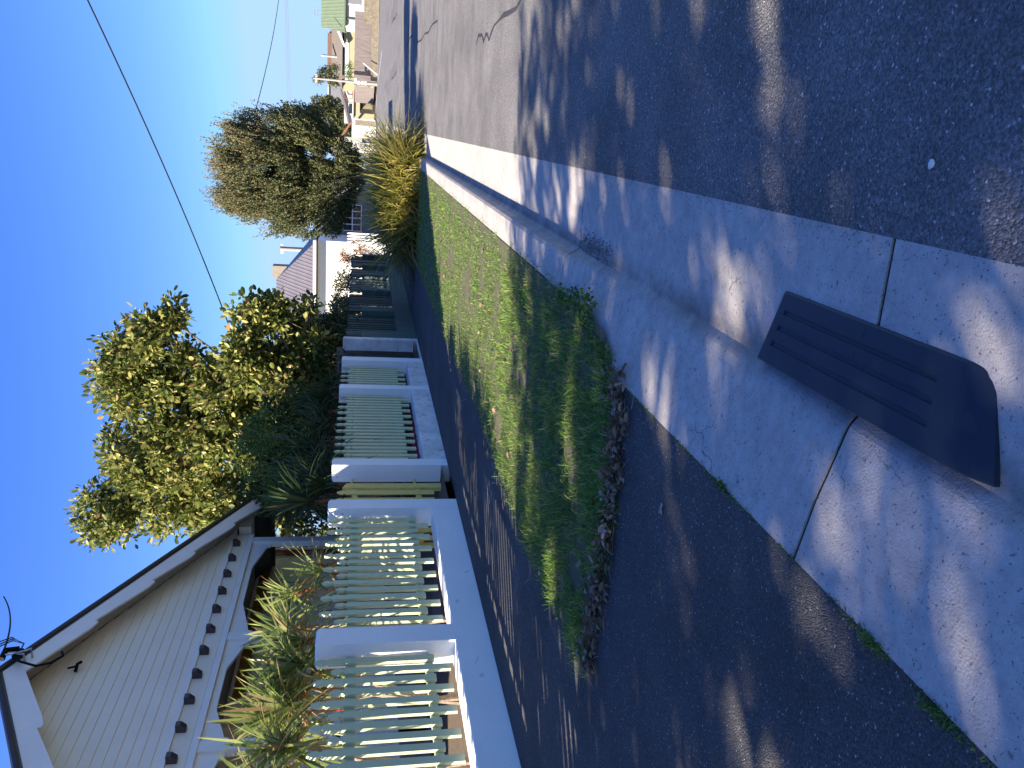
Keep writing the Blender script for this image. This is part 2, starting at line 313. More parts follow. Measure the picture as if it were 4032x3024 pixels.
tag(mb.build('kerb_joint', M['joint']), kind='structure')
# asphalt footpath and crossing
pathpoly = [(-1.283, -12), (-1.283, 4.02), (-1.28, 4.3), (-1.07, 4.6), (-1.07, 60), (-5.18, 60), (-5.18, -12)]
tag(sheet('footpath', pathpoly, -.004, M['path']), kind='structure')
# grass verge
G = [(-3.16, 3.88), (-2.65, 3.80), (-1.94, 3.79), (-1.30, 4.00), (-1.09, 4.35), (-1.075, 5.06), (-1.075, 24), (-3.55, 24), (-3.44, 13.8), (-3.25, 8.5), (-3.335, 6.07), (-3.27, 4.8)]
tag(sheet('verge', G, .004, M['verge']), kind='structure')
tag(sheet('far_verge', [(-1.075, 24), (-1.075, 60), (-3.55, 60), (-3.55, 24)], .004, M['verge']), kind='structure')
def inpoly(x, y):
    c = np.zeros(len(x), bool); n = len(G)
    for i in range(n):
        x1, y1 = G[i]; x2, y2 = G[(i+1) % n]; k = ((y1 > y) != (y2 > y)) & (x < (x2-x1)*(y-y1)/((y2-y1) or 1e-9)+x1); c ^= k
    return c
def vnoise(x, y, s, o=0): return np.array([noise.noise(Vector((a*s, b*s, o))) for a, b in zip(x, y)])
def grass():
    n = 100000; u = RNG.random(n); y = 3.6+ (21-3.6)*u**1.7; x = -3.5+2.5*RNG.random(n)
    ex = RNG.normal(size=n)*.05; ey = RNG.normal(size=n)*.05; k = inpoly(x+ex, y+ey); x, y = x[k], y[k]
    d = vnoise(x, y, 1.7); d2 = vnoise(x, y, 6, 3); k = (d+d2*.8+RNG.normal(size=len(x))*.12) > -.42; x, y, d = x[k], y[k], d[k]+d2[k]
    n = len(x); near = np.clip((9-y)/5, 0, 1); h = (.035+.05*near+.03*np.clip(d, -.5, 1))*(.5+RNG.random(n)); h *= 1-.35*(x > -1.25)
    wdt = .0035+.0022*(y/8); P = np.stack([x, y, np.full(n, .002)], 1)
    return straps('grass', P, rdir(n, 1.1, .6)*[1, 1, .9], h*1.35, wdt, .5, L['grass'], seg=2)
tag(grass(), kind='stuff')
# taller stems at the verge edge
xs_, ys_ = [], []
for i in range(34): xs_.append(-3.35+random.uniform(-.12, .1)); ys_.append(random.uniform(4.2, 17))
P = np.array([(x, y, 0) for x, y in zip(xs_, ys_)])
tag(straps('long_grass', P, rdir(34, .7)+[-.6, 0, 0], RNG.uniform(.15, .38, 34), .006, .9, L['dryleaf'], seg=5), kind='stuff')
# leaf litter along the near edge of the verge
n = 640; t = RNG.random(n); lx = -3.1+1.9*t; ly = 3.825+RNG.normal(size=n)*.06-.04*np.sin(t*3.1)+.10*(t > .9)
P = np.stack([lx, ly, .008+RNG.random(n)*.05], 1)
tag(leaves('leaf_litter', P, rdir(n)*[1, 1, .35], rdir(n, 1.2), RNG.uniform(.02, .085, n), .42, L['dryleaf'], fold=.16), kind='stuff')
n = 120; gx = RNG.uniform(-3.4, -1.2, n); gy = 4+13*RNG.random(n)**1.6; k = inpoly(gx, gy); P = np.stack([gx, gy, np.full(n, .035)], 1)[k]; n = len(P)
tag(leaves('scattered_leaves', P, rdir(n)*[1, 1, .3], rdir(n, 1), RNG.uniform(.03, .075, n), .6, L['dryleaf'], fold=.15), kind='stuff')
# strip of dry straw at the litter
n = 260; P = np.stack([RNG.uniform(-3.15, -1.35, n), 3.80+RNG.normal(size=n)*.04, np.full(n, .004)], 1)
tag(straps('dry_straw', P, rdir(n)*[1, .6, .12]+[0, 0, .06], RNG.uniform(.04, .16, n), .0035, .1, leafmat('straw', [(0, (.35, .28, .16)), (1, (.5, .43, .28))], .1), seg=3), kind='stuff')
# weeds and moss in the joint of crossing and path
n = 900; ys2 = RNG.uniform(.9, 3.9, n); P = np.stack([-1.283+RNG.normal(size=n)*.006, ys2, np.full(n, -.003)], 1); k = vnoise(P[:, 0], P[:, 1], 5, 9) > .02; P = P[k]
tag(straps('moss', P, rdir(len(P), 1), RNG.uniform(.006, .022, len(P)), .004, .3, L['fresh'], seg=2), kind='stuff')
n = 500; c = np.array([(-1.29, 1.62), (-1.30, 1.35), (-1.28, 2.62)])[RNG.integers(0, 3, n)]; P = np.column_stack([c+RNG.normal(size=(n, 2))*[.008, .035], np.zeros(n)])
tag(straps('weeds', P, rdir(n, 1), RNG.uniform(.008, .03, n), .005, .3, L['fresh'], seg=2), kind='stuff')
# creeping weeds over the kerb
n = 700; c = np.array([(-1.12, 4.75), (-1.03, 5.0), (-1.1, 5.3), (-1.2, 4.35), (-.99, 4.72)])[RNG.integers(0, 5, n)]; P = np.column_stack([c+RNG.normal(size=(n, 2))*[.035, .10], np.full(n, .01)])
tag(leaves('creeping_weed', P, rdir(n, .2), rdir(n, 1), RNG.uniform(.015, .035, n), .7, L['fresh']), kind='stuff')
# gravel pile in the gutter
def pebbles(name, C, r, m, label=None, kind='stuff'):
    V = []; Fq = []; ico = [(1, 0, 0), (-1, 0, 0), (0, 1, 0), (0, -1, 0), (0, 0, 1), (0, 0, -1)]; ff = [(0, 2, 4), (2, 1, 4), (1, 3, 4), (3, 0, 4), (2, 0, 5), (1, 2, 5), (3, 1, 5), (0, 3, 5)]
    for i, c in enumerate(C):
        s = r[i]; k = len(V); V += [tuple(c[j]+p[j]*s*random.uniform(.6, 1.2) for j in range(3)) for p in ico]; Fq += [tuple(a+k for a in f) for f in ff]
    return npmesh(name, V, Fq, m, smooth=False)
n = 420; C = np.column_stack([-.70+RNG.normal(size=n)*.045, 5.13+RNG.normal(size=n)*.20, np.full(n, -.122)]); C[:, 0] = np.clip(C[:, 0]+.25*(5.2-C[:, 1])*.0, -.76, -.5); C[:, 2] += RNG.random(n)*.006
tag(pebbles('gravel', C, RNG.uniform(.003, .008, n), M['gravel']), kind='stuff')
n = 1500; yy = RNG.uniform(.8, 6, n); C = np.column_stack([-.19+np.abs(RNG.normal(size=n))*.03*RNG.choice([1, 1, -1], n), yy, np.full(n, -.099)])
tag(pebbles('loose_grit', C, RNG.uniform(.0012, .0038, n), M['gravel']), kind='stuff')
# crack sealant, patches and paint on the far road
def strip(pts, wd, z):
    mb = MB(); vs = []; pts = [Vector((*p, 0)) for p in pts]
    for i, p in enumerate(pts):
        t = (pts[min(i+1, len(pts)-1)]-pts[max(i-1, 0)]).normalized(); s = Vector((-t.y, t.x, 0))*wd*random.uniform(.35, .75); vs += [(p+s)[:2]+(0,), (p-s)[:2]+(0,)]
    def rz(x): return float(np.interp(x, xs, zs))+z
    vs = [(v[0], v[1], rz(v[0])) for v in vs]
    return vs, [(2*i, 2*i+1, 2*i+3, 2*i+2) for i in range(len(pts)-1)]
allv, allf = [], []
for pts, wd, z in [([(1.31, 8.4), (1.24, 8.7), (1.25, 9.16), (1.27, 9.51), (1.25, 9.8), (1.23, 10.17), (1.17, 10.35), (1.1, 10.53), (1.19, 10.72), (1.19, 10.87), (1.12, 11.0), (1.22, 11.2), (1.25, 11.54), (1.15, 11.78)], .045, .004),
                ([(2.19, 18.38), (2.27, 19.78), (2.21, 21.05), (2.31, 22.22), (2.26, 23.52), (2.38, 25.47)], .05, .004),
                ([(2.81, 27.98), (2.9, 29.76), (2.84, 31.23), (2.78, 32.03)], .08, .004), ([(5.26, 42.86), (5.3, 45.2), (5.6, 48.69), (5.58, 50.73)], .12, .004), ([(2.44, 41.31), (2.36, 44.79), (2.41, 48.34)], .07, .004),
                ([(2.3, 25.45), (4.6, 26.7)], .03, .004), ([(2.0, 18.25), (2.8, 18.3), (4, 18.6)], .035, .004), ([(-.1, 17.92), (1, 18.3), (2.1, 18.5)], .012, .004)]:
    vs, fs = strip(pts, wd, z); k = len(allv); allv += vs; allf += [tuple(i+k for i in f) for f in fs]
mb = MB(); mb.add(allv, allf); tag(mb.build('road_crack_sealant', M['sealant']), kind='structure')
mb = MB(); pp = []
for x0, y0, x1, y1, z in [(2.4, 41.5, 6.5, 52, .003), (2.45, 58, 7.5, 66, .003), (3.0, 27.9, 8, 33.5, .003)]:
    mb.add([(x0, y0, float(np.interp(x0, xs, zs))+z), (x1, y0+1, float(np.interp(x1, xs, zs))+z+.004), (x1, y1+1, float(np.interp(x1, xs, zs))+z+.004), (x0, y1, float(np.interp(x0, xs, zs))+z)], [(0, 1, 2, 3)])
tag(mb.build('road_patch', asphalt('patch_asphalt', (.06, .058, .056), (.12, .115, .11), (.5, .48, .45), 90)), kind='structure')
mb = MB(); vs, fs = strip([(4.6, 99), (5.2, 90), (6.0, 84), (6.4, 80)], .16, .005); mb.add(vs, fs); tag(mb.build('road_marking', M['marking']), kind='structure')

# small things on the ground
def crumpled_leaf(name, loc, s, m, label):
    V = []; n = 14
    for i in range(n):
        a = 2*pi*i/n; r = s*(.62+.3*math.sin(3*a+1)+random.uniform(-.1, .1)); V.append((r*cos(a)*1.25, r*sin(a)*.75, s*random.uniform(.05, .4)))
    for i in range(n):
        a = 2*pi*i/n; V.append((V[i][0]*.5, V[i][1]*.5, s*random.uniform(.15, .35)))
    V.append((0, 0, s*.1)); F = [(i, (i+1) % n, (i+1) % n+n, i+n) for i in range(n)]; T = [(n+i, n+(i+1) % n, 2*n) for i in range(n)]
    mb = MB(); mb.add(V, F+T); o = mb.build(name, m, loc=loc, smooth=True); sm = o.modifiers.new('t', 'SOLIDIFY'); sm.thickness = .001
    return tag(o, label, 'leaf')
M['leafgrey'] = mat('bleached_leaf', (.42, .36, .33), (.3, .25, .22), scale=60, rough=.8)
M['leafbrown'] = mat('brown_curled_leaf', (.27, .19, .16), (.18, .12, .1), scale=40, rough=.8)
crumpled_leaf('fallen_leaf', (-1.657, 3.133, 0), .034, M['leafgrey'], 'pale crumpled leaf lying alone on the dark asphalt crossing')
crumpled_leaf('fallen_leaf', (-1.40, 4.10, .03), .06, M['leafbrown'], 'large curled brown leaf at the grass corner beside the concrete')
mb = MB(); ico = 9
V = []; F = []
for j in range(6):
    for i in range(ico):
        a = 2*pi*i/ico; ph = pi*j/5; V.append((.014*sin(ph)*cos(a)*(1+.2*sin(3*a)), .011*sin(ph)*sin(a), .007*cos(ph)))
F = [(j*ico+i, j*ico+(i+1) % ico, (j+1)*ico+(i+1) % ico, (j+1)*ico+i) for j in range(5) for i in range(ico)]
mb.add(V, F); tag(mb.build('pebble', M['pebble_white'], loc=(.017, 1.964, -.088), smooth=True), 'small white pebble lying alone on the dark road asphalt', 'pebble')

# ---------------------------------------------------------------- rubber kerb ramp in the gutter
def kerb_ramp():
    r = empty('kerb_ramp', (-.60, 2.08, -.125), 'black rubber kerb ramp with three long grooves lying in the gutter', 'kerb ramp')
    W0, W1 = -.140, .136                # kerb side, road side
    hk, hr = .062, .018
    def half(x, end):                   # the wedge is longer along the kerb
        f = (W1-x)/(W1-W0); return (.492+.100*f) if end < 0 else (.545+.048*f)
    def top(x): return hr+(hk-hr)*(W1-x)/(W1-W0)
    NX, NY = 40, 110; ch = [(-.072, -.052), (-.010, .010), (.050, .070)]; V = []
    xs_ = sorted(set([W0, W0+.004, W1, W1-.003, W1-.010]+[round(v+o_, 4) for c_ in ch for v in c_ for o_ in (0, .0012)]+[W0+(W1-W0)*i/26 for i in range(27)]))
    ts = sorted(set([-1, -.995, -.985, -.97, -.95, -.92, -.88, -.84, -.80, -.64, -.6375, .868, .8705, .93, .95, .965, .98, .99, .996, 1]+[-.6+.1*i for i in range(15)]))
    for t in ts:
        for x in xs_:
            Lx = half(x, t); y = t*Lx; z = top(x)
            e = (1-abs(t))*Lx                                        # distance from the end
            roll = .13 if t < 0 else .035; q = min(1, e/roll); z *= (.30+.70*(q*(2-q)))
            rx = W1-x; z *= .45+.55*min(1, (rx/.010))**.5; 
            if x < W0+.003: z *= .93
            cr_ = .038 if t < 0 else .022                              # rounded corners on the road side
            if rx < cr_ and e < cr_:
                dx, dy = cr_-rx, cr_-e; dd = math.hypot(dx, dy)
                if dd > 0: 
                    m_ = max(dx, dy)/dd; x2 = (W1-cr_)+dx*m_; y = math.copysign(half(x2, t)-cr_+dy*m_, t)
                else: x2 = x
            else: x2 = x
            for a_, b_ in ch:
                if a_+.0006 < x < b_-.0006 and -.6380 < t < .8690: z -= .0055
            V.append((x2, y, max(z, .006)))
    nx = len(xs_); ny = len(ts); F = [(j*nx+i, j*nx+i+1, (j+1)*nx+i+1, (j+1)*nx+i) for j in range(ny-1) for i in range(nx-1)]
    bd = [i for i in range(nx)]+[(j+1)*nx-1 for j in range(1, ny)]+[(ny-1)*nx+i for i in range(nx-2, -1, -1)]+[j*nx for j in range(ny-2, 0, -1)]
    k = len(V); V += [(V[b][0], V[b][1], 0) for b in bd]; nb = len(bd); F += [(bd[i], k+i, k+(i+1) % nb, bd[(i+1) % nb]) for i in range(nb)]
    mb = MB(); mb.add(V, F); o = mb.build('body', M['rubber'], r)
    for x0, x1, y0, y1 in ((.082, .108, .02, .105), (.018, .034, .03, .06)):
        lab = MB(); lab.add([(x0, y0, top(x0)+.0010), (x1, y0, top(x1)+.0010), (x1, y1, top(x1)+.0010), (x0, y1, top(x0)+.0010), (x0, y0, top(x0)-.004), (x1, y0, top(x1)-.004), (x1, y1, top(x1)-.004), (x0, y1, top(x0)-.004)], [(0, 1, 2, 3), (0, 4, 5, 1), (1, 5, 6, 2), (2, 6, 7, 3), (3, 7, 4, 0)])
        lab.build('moulded_panel', M['rubber'], r)
    r.rotation_euler = (0, 0, R(.6)); return r
kerb_ramp()

# ---------------------------------------------------------------- front fence: white rendered plinth and pillars, pale green picket panels
FX = -5.20
def picket_mesh(zb, zt, wd=.084, th=.034):
    h = wd/2; nk = zt-.115
    prof_ = [(-h, zb), (h, zb), (h, nk-.03), (h*.62, nk-.018), (h*.45, nk), (h*.7, nk+.012), (h*.92, nk+.03), (h*.88, nk+.055), (h*.55, nk+.088), (h*.12, zt), (-h*.12, zt), (-h*.55, nk+.088), (-h*.88, nk+.055), (-h*.92, nk+.03), (-h*.7, nk+.012), (-h*.45, nk), (-h*.62, nk-.018), (-h, nk-.03)]
    return MB().prism(prof_, -th, 0)
pk_tall = picket_mesh(.596, 1.828).build('picket', M['picket']); pk_short = picket_mesh(.435, 1.660).build('picket', M['picket'])
fence = empty('picket_fence', (FX, 10, 0), 'white rendered wall with pillars and pale green picket panels along the footpath', 'fence')
def fp(mb, name, m, parent=fence, **k):
    o = mb.build(name, m, parent, **k); o.location = Vector(o.location)-Vector((FX, 10, 0)) if parent is fence else o.location; return o
pillars = [(4.10, 4.35, 1.83), (6.93, 7.21, 1.83), (9.96, 10.23, 1.83), (11.43, 11.68, 1.83), (15.2, 15.44, 1.83), (17.17, 17.46, 1.83), (19.0, 19.22, 1.85), (1.2, 1.45, 1.83)]
for i, (a, b, h) in enumerate(pillars):
    mb = MB(); x0, x1 = FX-.30, FX; c = .022
    V = [(x0, a, -.06), (x1, a, -.06), (x1, b, -.06), (x0, b, -.06), (x0, a, h-c), (x1, a, h-c), (x1, b, h-c), (x0, b, h-c), (x0+c, a+c, h), (x1-c, a+c, h), (x1-c, b-c, h), (x0+c, b-c, h)]
    mb.add(V, [(0, 1, 5, 4), (1, 2, 6, 5), (2, 3, 7, 6), (3, 0, 4, 7), (4, 5, 9, 8), (5, 6, 10, 9), (6, 7, 11, 10), (7, 4, 8, 11), (8, 9, 10, 11)])
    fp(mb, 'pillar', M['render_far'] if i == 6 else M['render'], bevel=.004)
for a, b in ((1.45, 4.10), (4.35, 6.93), (7.21, 9.96), (11.68, 15.2), (15.44, 17.17)):
    mb = MB(); mb.prism([(FX-.29, -.06), (FX-.002, -.06), (FX-.002, .357), (FX-.012, .366), (FX-.29, .372)], a+.0, b-.0, 'y')
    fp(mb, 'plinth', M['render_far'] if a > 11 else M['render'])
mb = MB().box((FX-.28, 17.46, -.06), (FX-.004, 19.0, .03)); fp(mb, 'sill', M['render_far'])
first = {0: True, 1: True}
for a, b in ((1.45, 4.10), (4.35, 6.93), (7.21, 9.96), (11.68, 15.2), (15.44, 17.17)):
    mb = MB().box((-5.43, a-.002, .610), (-5.377, b+.002, .692)).box((-5.43, a-.002, 1.408), (-5.377, b+.002, 1.516))
    panel = fp(mb, 'picket_panel', M['picket'])
    n = int(round((b-a-.06)/.156)); sp = (b-a-.05)/n; yv = b-.085; k = 0
    while yv > a+.03:
        src = (pk_tall, pk_short)[k % 2]; key = k % 2
        o = src if first[key] else src.copy()
        if not first[key]: COL.objects.link(o)
        first[key] = False; o.parent = panel; o.location = (-5.341, yv, 0)
        yv -= .156; k += 1
tag(bpy.data.objects['picket_fence'], None)
# yellow gate, standing half open behind the fence line, hinged on the far pillar
gate = empty('garden_gate', (-5.50, 11.33, 0), 'yellow picket gate standing half open between two white pillars', 'gate')
mb = MB().box((-.045, -.10, .05), (.045, -.01, 1.60)); mb.add([(-.045, -.10, 1.60), (.045, -.10, 1.60), (.045, -.01, 1.60), (-.045, -.01, 1.60), (-.045, -.10, 1.66), (.045, -.10, 1.66)], [(4, 5, 2, 3), (0, 1, 5, 4), (1, 2, 5), (0, 4, 3)])
mb.build('post', M['yellow'], gate)
for z in (.42, 1.42):
    m2 = MB().box((-.02, -1.12, z), (.02, -.10, z+.09)); m2.build('rail', M['yellow'], gate)
    m2 = MB().tube([(.0, .10, z+.1), (.0, -.01, z+.1)], .018, 8).tube([(.046, -.055, z+.06), (.056, -.055, z+.06)], .014, 10); m2.build('hinge', M['yellow'], gate)
MB().box((-.045, -1.21, .05), (-.02, -1.12, 1.5)).add([], []).build('stile', M['yellow'], gate)
for i in range(7):
    h = 1.80-.02*abs(i-3); m2 = picket_mesh(.22, h, .078, .02); o = m2.build('picket', M['yellow'], gate); o.location = (.042, -.19-.148*i, 0)
gate.rotation_euler = (0, 0, R(-24))

# ---------------------------------------------------------------- garden ground
tag(sheet('garden_bed', [(-5.21, -12), (-5.21, 19.55), (-40, 19.55), (-40, -12)], .10, M['soil']), kind='structure')
tag(sheet('garden_path', [(-5.45, 10.2), (-5.45, 11.45), (-12, 11.45), (-12, 10.2)], .104, M['roofterra']), kind='structure')

# ---------------------------------------------------------------- weatherboard house with a big gable to the street
HX = -9.6; WXp = -10.1; AY, AZ = 12.42, 7.39; SL = .517
def rz_(y, off=0): return AZ-SL*abs(y-AY)+off
house = empty('weatherboard_house', (HX, AY, 0), 'cream weatherboard house with a large street gable over its verandah', 'house')
HOFF = Vector((HX, AY, 0))
def hp(mb, name, m, parent=house, **k):
    o = mb.build(name, m, parent, **k)
    if parent is house: o.location = -HOFF
    return o
YL, YR = 5.26, 19.58
# roof slabs
for s in (-1, 1):
    ye = YL if s < 0 else YR
    pr = [(AY, rz_(AY)), (ye, rz_(ye)), (ye, rz_(ye)+.09), (AY, rz_(AY)+.09)]
    hp(MB().prism(pr, HX+.03, -24), 'roof', M['roofdark'])
    pr = [(AY, rz_(AY)-.025), (ye, rz_(ye)-.025), (ye, rz_(ye)-.005), (AY, rz_(AY)-.005)]
    hp(MB().prism(pr, HX-.03, WXp+.02), 'soffit', M['soffit'])
    # rolled edge capping
    hp(MB().tube([(HX+.02, AY, rz_(AY)+.09), (HX+.02, ye+.02*s, rz_(ye)+.08)], .055, 8), 'roof_capping', M['roofdark'])
    # bargeboard with small notched steps along its lower edge
    nst = [.0, .19, .38, .54, .72, .87, 1.0]; low = []; 
    for i, t in enumerate(nst):
        y = AY+(ye-AY)*t; b = rz_(y)-.36
        if 0 < i < 6: low += [(y-.16*s, b+.0), (y-.02*s, b-.05), (y+.03*s, b-.055), (y+.05*s, b+.015)]
        else: low += [(y, b)]
    pts = [(AY, rz_(AY)+.02), (ye, rz_(ye)+.02), (ye, rz_(ye)-.30)]+low[::-1][1:]
    hp(MB().prism(pts, HX-.025, HX+.015), 'bargeboard', M['white'])
# boxed eave return at the right-hand end and gutter
hp(MB().box((-10.55, 18.15, 4.02), (-9.98, 18.72, 4.32)), 'eave_box', M['white'], bevel=.01)
hp(MB().tube([(-9.65, 19.62, 3.66), (-24, 19.62, 3.66)], .06, 8), 'gutter', M['roofdark'])
# gable boards
GB = 4.40
mb = MB(); z = GB; e = .185
while z < AZ-.15:
    hw = (AZ-.02-z)/SL; hw2 = max((AZ-.02-z-e)/SL, .02); 
    mb.add([(WXp+.012, AY-hw, z), (WXp+.012, AY+hw, z), (WXp-.006, AY+hw2, z+e), (WXp-.006, AY-hw2, z+e), (WXp-.010, AY-hw, z), (WXp-.010, AY+hw, z)], [(0, 1, 2, 3), (4, 5, 1, 0)])
    z += e
hp(mb, 'gable_boards', M['cream'])
mb = MB().box((WXp-.3, 6.7, GB-.04), (WXp+.05, 18.2, GB+.03)); hp(mb, 'gable_sill', M['white'])
# lower gable / fascia band and beam
mb = MB().box((WXp-.2, 6.9, 4.06), (WXp-.002, 17.95, GB-.04)); hp(mb, 'fascia', M['cream'])
mb = MB().box((WXp-.2, 6.9, 3.93), (WXp+.018, 17.95, 4.05)); hp(mb, 'beam', M['white'])
# dark shaped brackets under the gable
src = None; y = 17.46
while y > 7.2:
    if src is None:
        src = hp(MB().prism([(0, 0), (.155, 0), (.155, -.08), (.08, -.165), (0, -.165)], -.055, .055, 'y'), 'bracket', M['bracket']); src.location = Vector((WXp, y, GB-.045))-HOFF
    else:
        o = src.copy(); COL.objects.link(o); o.location = Vector((WXp, y, GB-.045))-HOFF
    y -= .682
# posts, arched valances
for py in (7.1, 10.94, 13.9, 17.74):
    hp(MB().box((WXp-.16, py-.115, .1), (WXp-.0, py+.115, 3.93)), 'post', M['white'], bevel=.008)
for a, b in ((7.215, 10.825), (11.055, 13.785), (14.015, 17.625)):
    L0 = b-a; pts = [(a, 3.93), (b, 3.93), (b, 3.48), (b-.10, 3.48), (b-.12, 3.56), (b-.3*L0, 3.80), (a+.3*L0, 3.80), (a+.12, 3.56), (a+.10, 3.48), (a, 3.48)]
    hp(MB().prism(pts, WXp-.12, WXp-.06), 'valance', M['white'])
# verandah: ceiling, rear wall, balustrade wall, floor
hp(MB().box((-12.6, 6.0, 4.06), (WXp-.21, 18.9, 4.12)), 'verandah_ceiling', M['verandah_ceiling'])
hp(MB().box((-24, 6.0, .1), (-12.6, 18.9, 4.3)), 'wall', M['cream'])
hp(MB().box((-12.6, 6.0, .1), (WXp, 18.9, .62)), 'verandah_floor', M['timber'])
mb = MB(); z = .62
while z < 1.62:
    mb.add([(WXp-.04, 7.2, z), (WXp-.04, 13.8, z), (WXp-.06, 13.8, z+.14), (WXp-.06, 7.2, z+.14)], [(0, 1, 2, 3)]); z += .14
mb.box((WXp-.2, 7.2, 1.62), (WXp-.0, 13.8, 1.70)); mb.box((WXp-.2, 7.2, .62), (WXp-.07, 13.8, 1.62))
hp(mb, 'balustrade', M['cream'])
# leadlight window bay
def window(y0, y1, z0, z1, x):
    f = MB(); t = .07
    for a, b in (((y0, z0), (y0+t, z1)), ((y1-t, z0), (y1, z1))): f.box((x-.05, a[0], a[1]), (x+.04, b[0], b[1]))
    f.box((x-.05, y0+t, z1-t), (x+.04, y1-t, z1)).box((x-.05, y0+t, z0), (x+.04, y1-t, z0+t))
    return hp(f, 'window', M['white'])
wn = window(14.1, 20.5, 1.4, 4.04, -12.0)
def pane(y0, y1, z0, z1, m, nm='pane'):
    o = MB().box((-12.02, y0, z0), (-12.0, y1, z1)).build(nm, m, wn); return o
pane(20.05, 20.43, 1.47, 3.97, M['redglass'])
for a, b in ((18.75, 20.03), (17.4, 18.73), (16.05, 17.38), (14.2, 16.03)):
    pane(a, b, 3.72, 3.97, M['amberglass']); pane(a, b, 2.62, 3.68, M['leadglass']); pane(a, b, 1.85, 2.58, M['leadglass']); pane(a, b, 1.47, 1.81, M['greenglass'] if a > 18 else M['amberglass'])
mb = MB()
for y in (20.04, 18.74, 17.39, 16.04): mb.box((-12.03, y-.02, 1.47), (-11.975, y+.02, 3.97))
for z in (3.70, 2.60, 1.83): mb.box((-12.03, 14.17, z-.02), (-11.98, 20.43, z+.02))
mb.build('glazing_bar', M['steel'], wn)
hp(MB().box((-12.6, 13.5, .62), (-12.04, 20.6, 4.05)), 'bay', M['cream'])
# dark door and windows at the back of the verandah
for y0, y1, z0, z1 in ((7.5, 10.2, 1.6, 3.5), (10.9, 12.0, .7, 3.4)):
    f = MB().box((-12.6, y0, z0), (-12.54, y1, z1)); o = hp(f, 'window' if y0 < 9 else 'door', M['bracket'])
    MB().box((-12.56, y0+.09, z0+.09), (-12.53, y1-.09, z1-.09)).build('pane', M['darkglass'], o)
# cable bracket on the gable apex
t = MB().tube([(HX+.02, AY+.22, 7.12), (HX+.20, AY+.22, 7.12), (HX+.20, AY+.22, 7.42)], .02, 6).tube([(HX+.02, AY+.36, 7.05), (HX+.2, AY+.36, 7.05), (HX+.2, AY+.22, 7.3)], .018, 6)
hp(t, 'cable_bracket', M['steel'])
hp(MB().tube([(WXp+.02, AY+.55, 6.45), (WXp+.15, AY+.6, 6.42), (WXp+.13, AY+.68, 6.38)], .03, 6).tube([(WXp+.1, AY+.6, 6.43), (WXp+.14, AY+.5, 6.55)], .02, 5), 'lamp_holder', M['cable'])

# wires
def wire(name, a, b, sag, r, label, n=16, m='cable', extra=None):
    a, b = Vector(a), Vector(b); pts = [a.lerp(b, i/n)-Vector((0, 0, sag*4*(i/n)*(1-i/n))) for i in range(n+1)]
    mb = MB().tube(pts, r, 5)
    if extra: extra(mb)
    return tag(mb.build(name, M[m]), label, 'cable')
def bundle(mb):
    x, y, z = HX+.16, AY+.15, 7.45
    mb.tube([(x, y, z), (x+.05, y+.18, z+.0), (x-.02, y+.30, z-.16), (x, y+.22, z-.24), (x-.0, y+.05, z-.18)], .055, 7)
    for k in range(3): mb.tube([(x, y, z+.03*k), (x+.1, y+.15+.1*k, z+.18), (x+.05, y+.45+.05*k, z+.02*k), (x, y+.42, z-.2), (x, y+.1, z-.22)], .013, 5)
    mb.tube([(x, y+.05, z-.2), (x+.02, y-.1, z-.32), (x, y-.22, z-.62), (x, y-.15, z-.85), (x-.05, y+.1, z-.95), (x-.12, y+.3, z-.85)], .022, 6)
wire('service_cable', (HX+.2, AY+.2, 7.46), (-13.4, 20.6, 11.0), .15, .018, 'twisted service cable leaving the gable apex of the cream house', extra=bundle)
def dr(az, el, d): return (d*sin(R(az)), d*cos(R(az)), 1.45+d*math.tan(R(el)))
wire('overhead_cable', dr(8.5, 17.6, 17), dr(-15.36, 8.7, 22), .12, .015, 'twisted overhead cable running down across the sky into the magnolia')
wire('overhead_cable', dr(8.5, 5.4, 104), dr(-.6, 7.35, 60), .35, .03, 'thin dark wire curving from the far street pole to the round shrub')
for k, dz in enumerate((0, .16, .32)):
    wire('power_line', dr(8.6, 5.05+dz*.55, 160), dr(-14, 4.6+dz*.5, 160), .2, .035, ['lowest of the three thin power lines across the far sky', 'middle one of the three thin power lines across the far sky', 'uppermost of the three thin power lines across the far sky'][k], m='steel')['group'] = 'far power lines'

# ---------------------------------------------------------------- boundary fence behind the pickets
def palings(name, p0, p1, z0, z1, wd, m, label, th=.02, cap=False, vary=.0, parent=None):
    a, b = Vector((*p0, 0)), Vector((*p1, 0)); Lf = (b-a).length; d = (b-a)/Lf; nn = Vector((-d.y, d.x, 0)); n = int(Lf/wd)
    r = empty(name, (p0[0], p0[1], 0), label, 'fence'); mb = MB()
    for i in range(n):
        o = d*(i*wd+.003); e = d*((i+1)*wd-.004); j = random.uniform(-vary, vary); t = nn*(th+random.uniform(0, .006)); zt = z1+j
        V = [o, e, e+t, o+t]; mb.add([(v.x, v.y, z0) for v in V]+[(v.x, v.y, zt) for v in V], [(0, 3, 2, 1), (4, 5, 6, 7), (0, 1, 5, 4), (1, 2, 6, 5), (2, 3, 7, 6), (3, 0, 4, 7)])
    mb.build('palings', m, r)
    m2 = MB()
    for z in (z0+.25*(z1-z0), z0+.8*(z1-z0)):
        V = [-nn*.045, d*Lf-nn*.045, d*Lf-nn*.003, -nn*.003]; m2.add([(v.x, v.y, z) for v in V]+[(v.x, v.y, z+.07) for v in V], [(0, 3, 2, 1), (4, 5, 6, 7), (0, 1, 5, 4), (1, 2, 6, 5), (2, 3, 7, 6), (3, 0, 4, 7)])
    m2.build('rail', m, r)
    return r
palings('boundary_fence', (-5.56, 19.45), (-10.5, 19.45), 0, 2.01, .17, M['timber'], 'tall weathered timber board fence closing off the garden behind the pickets')

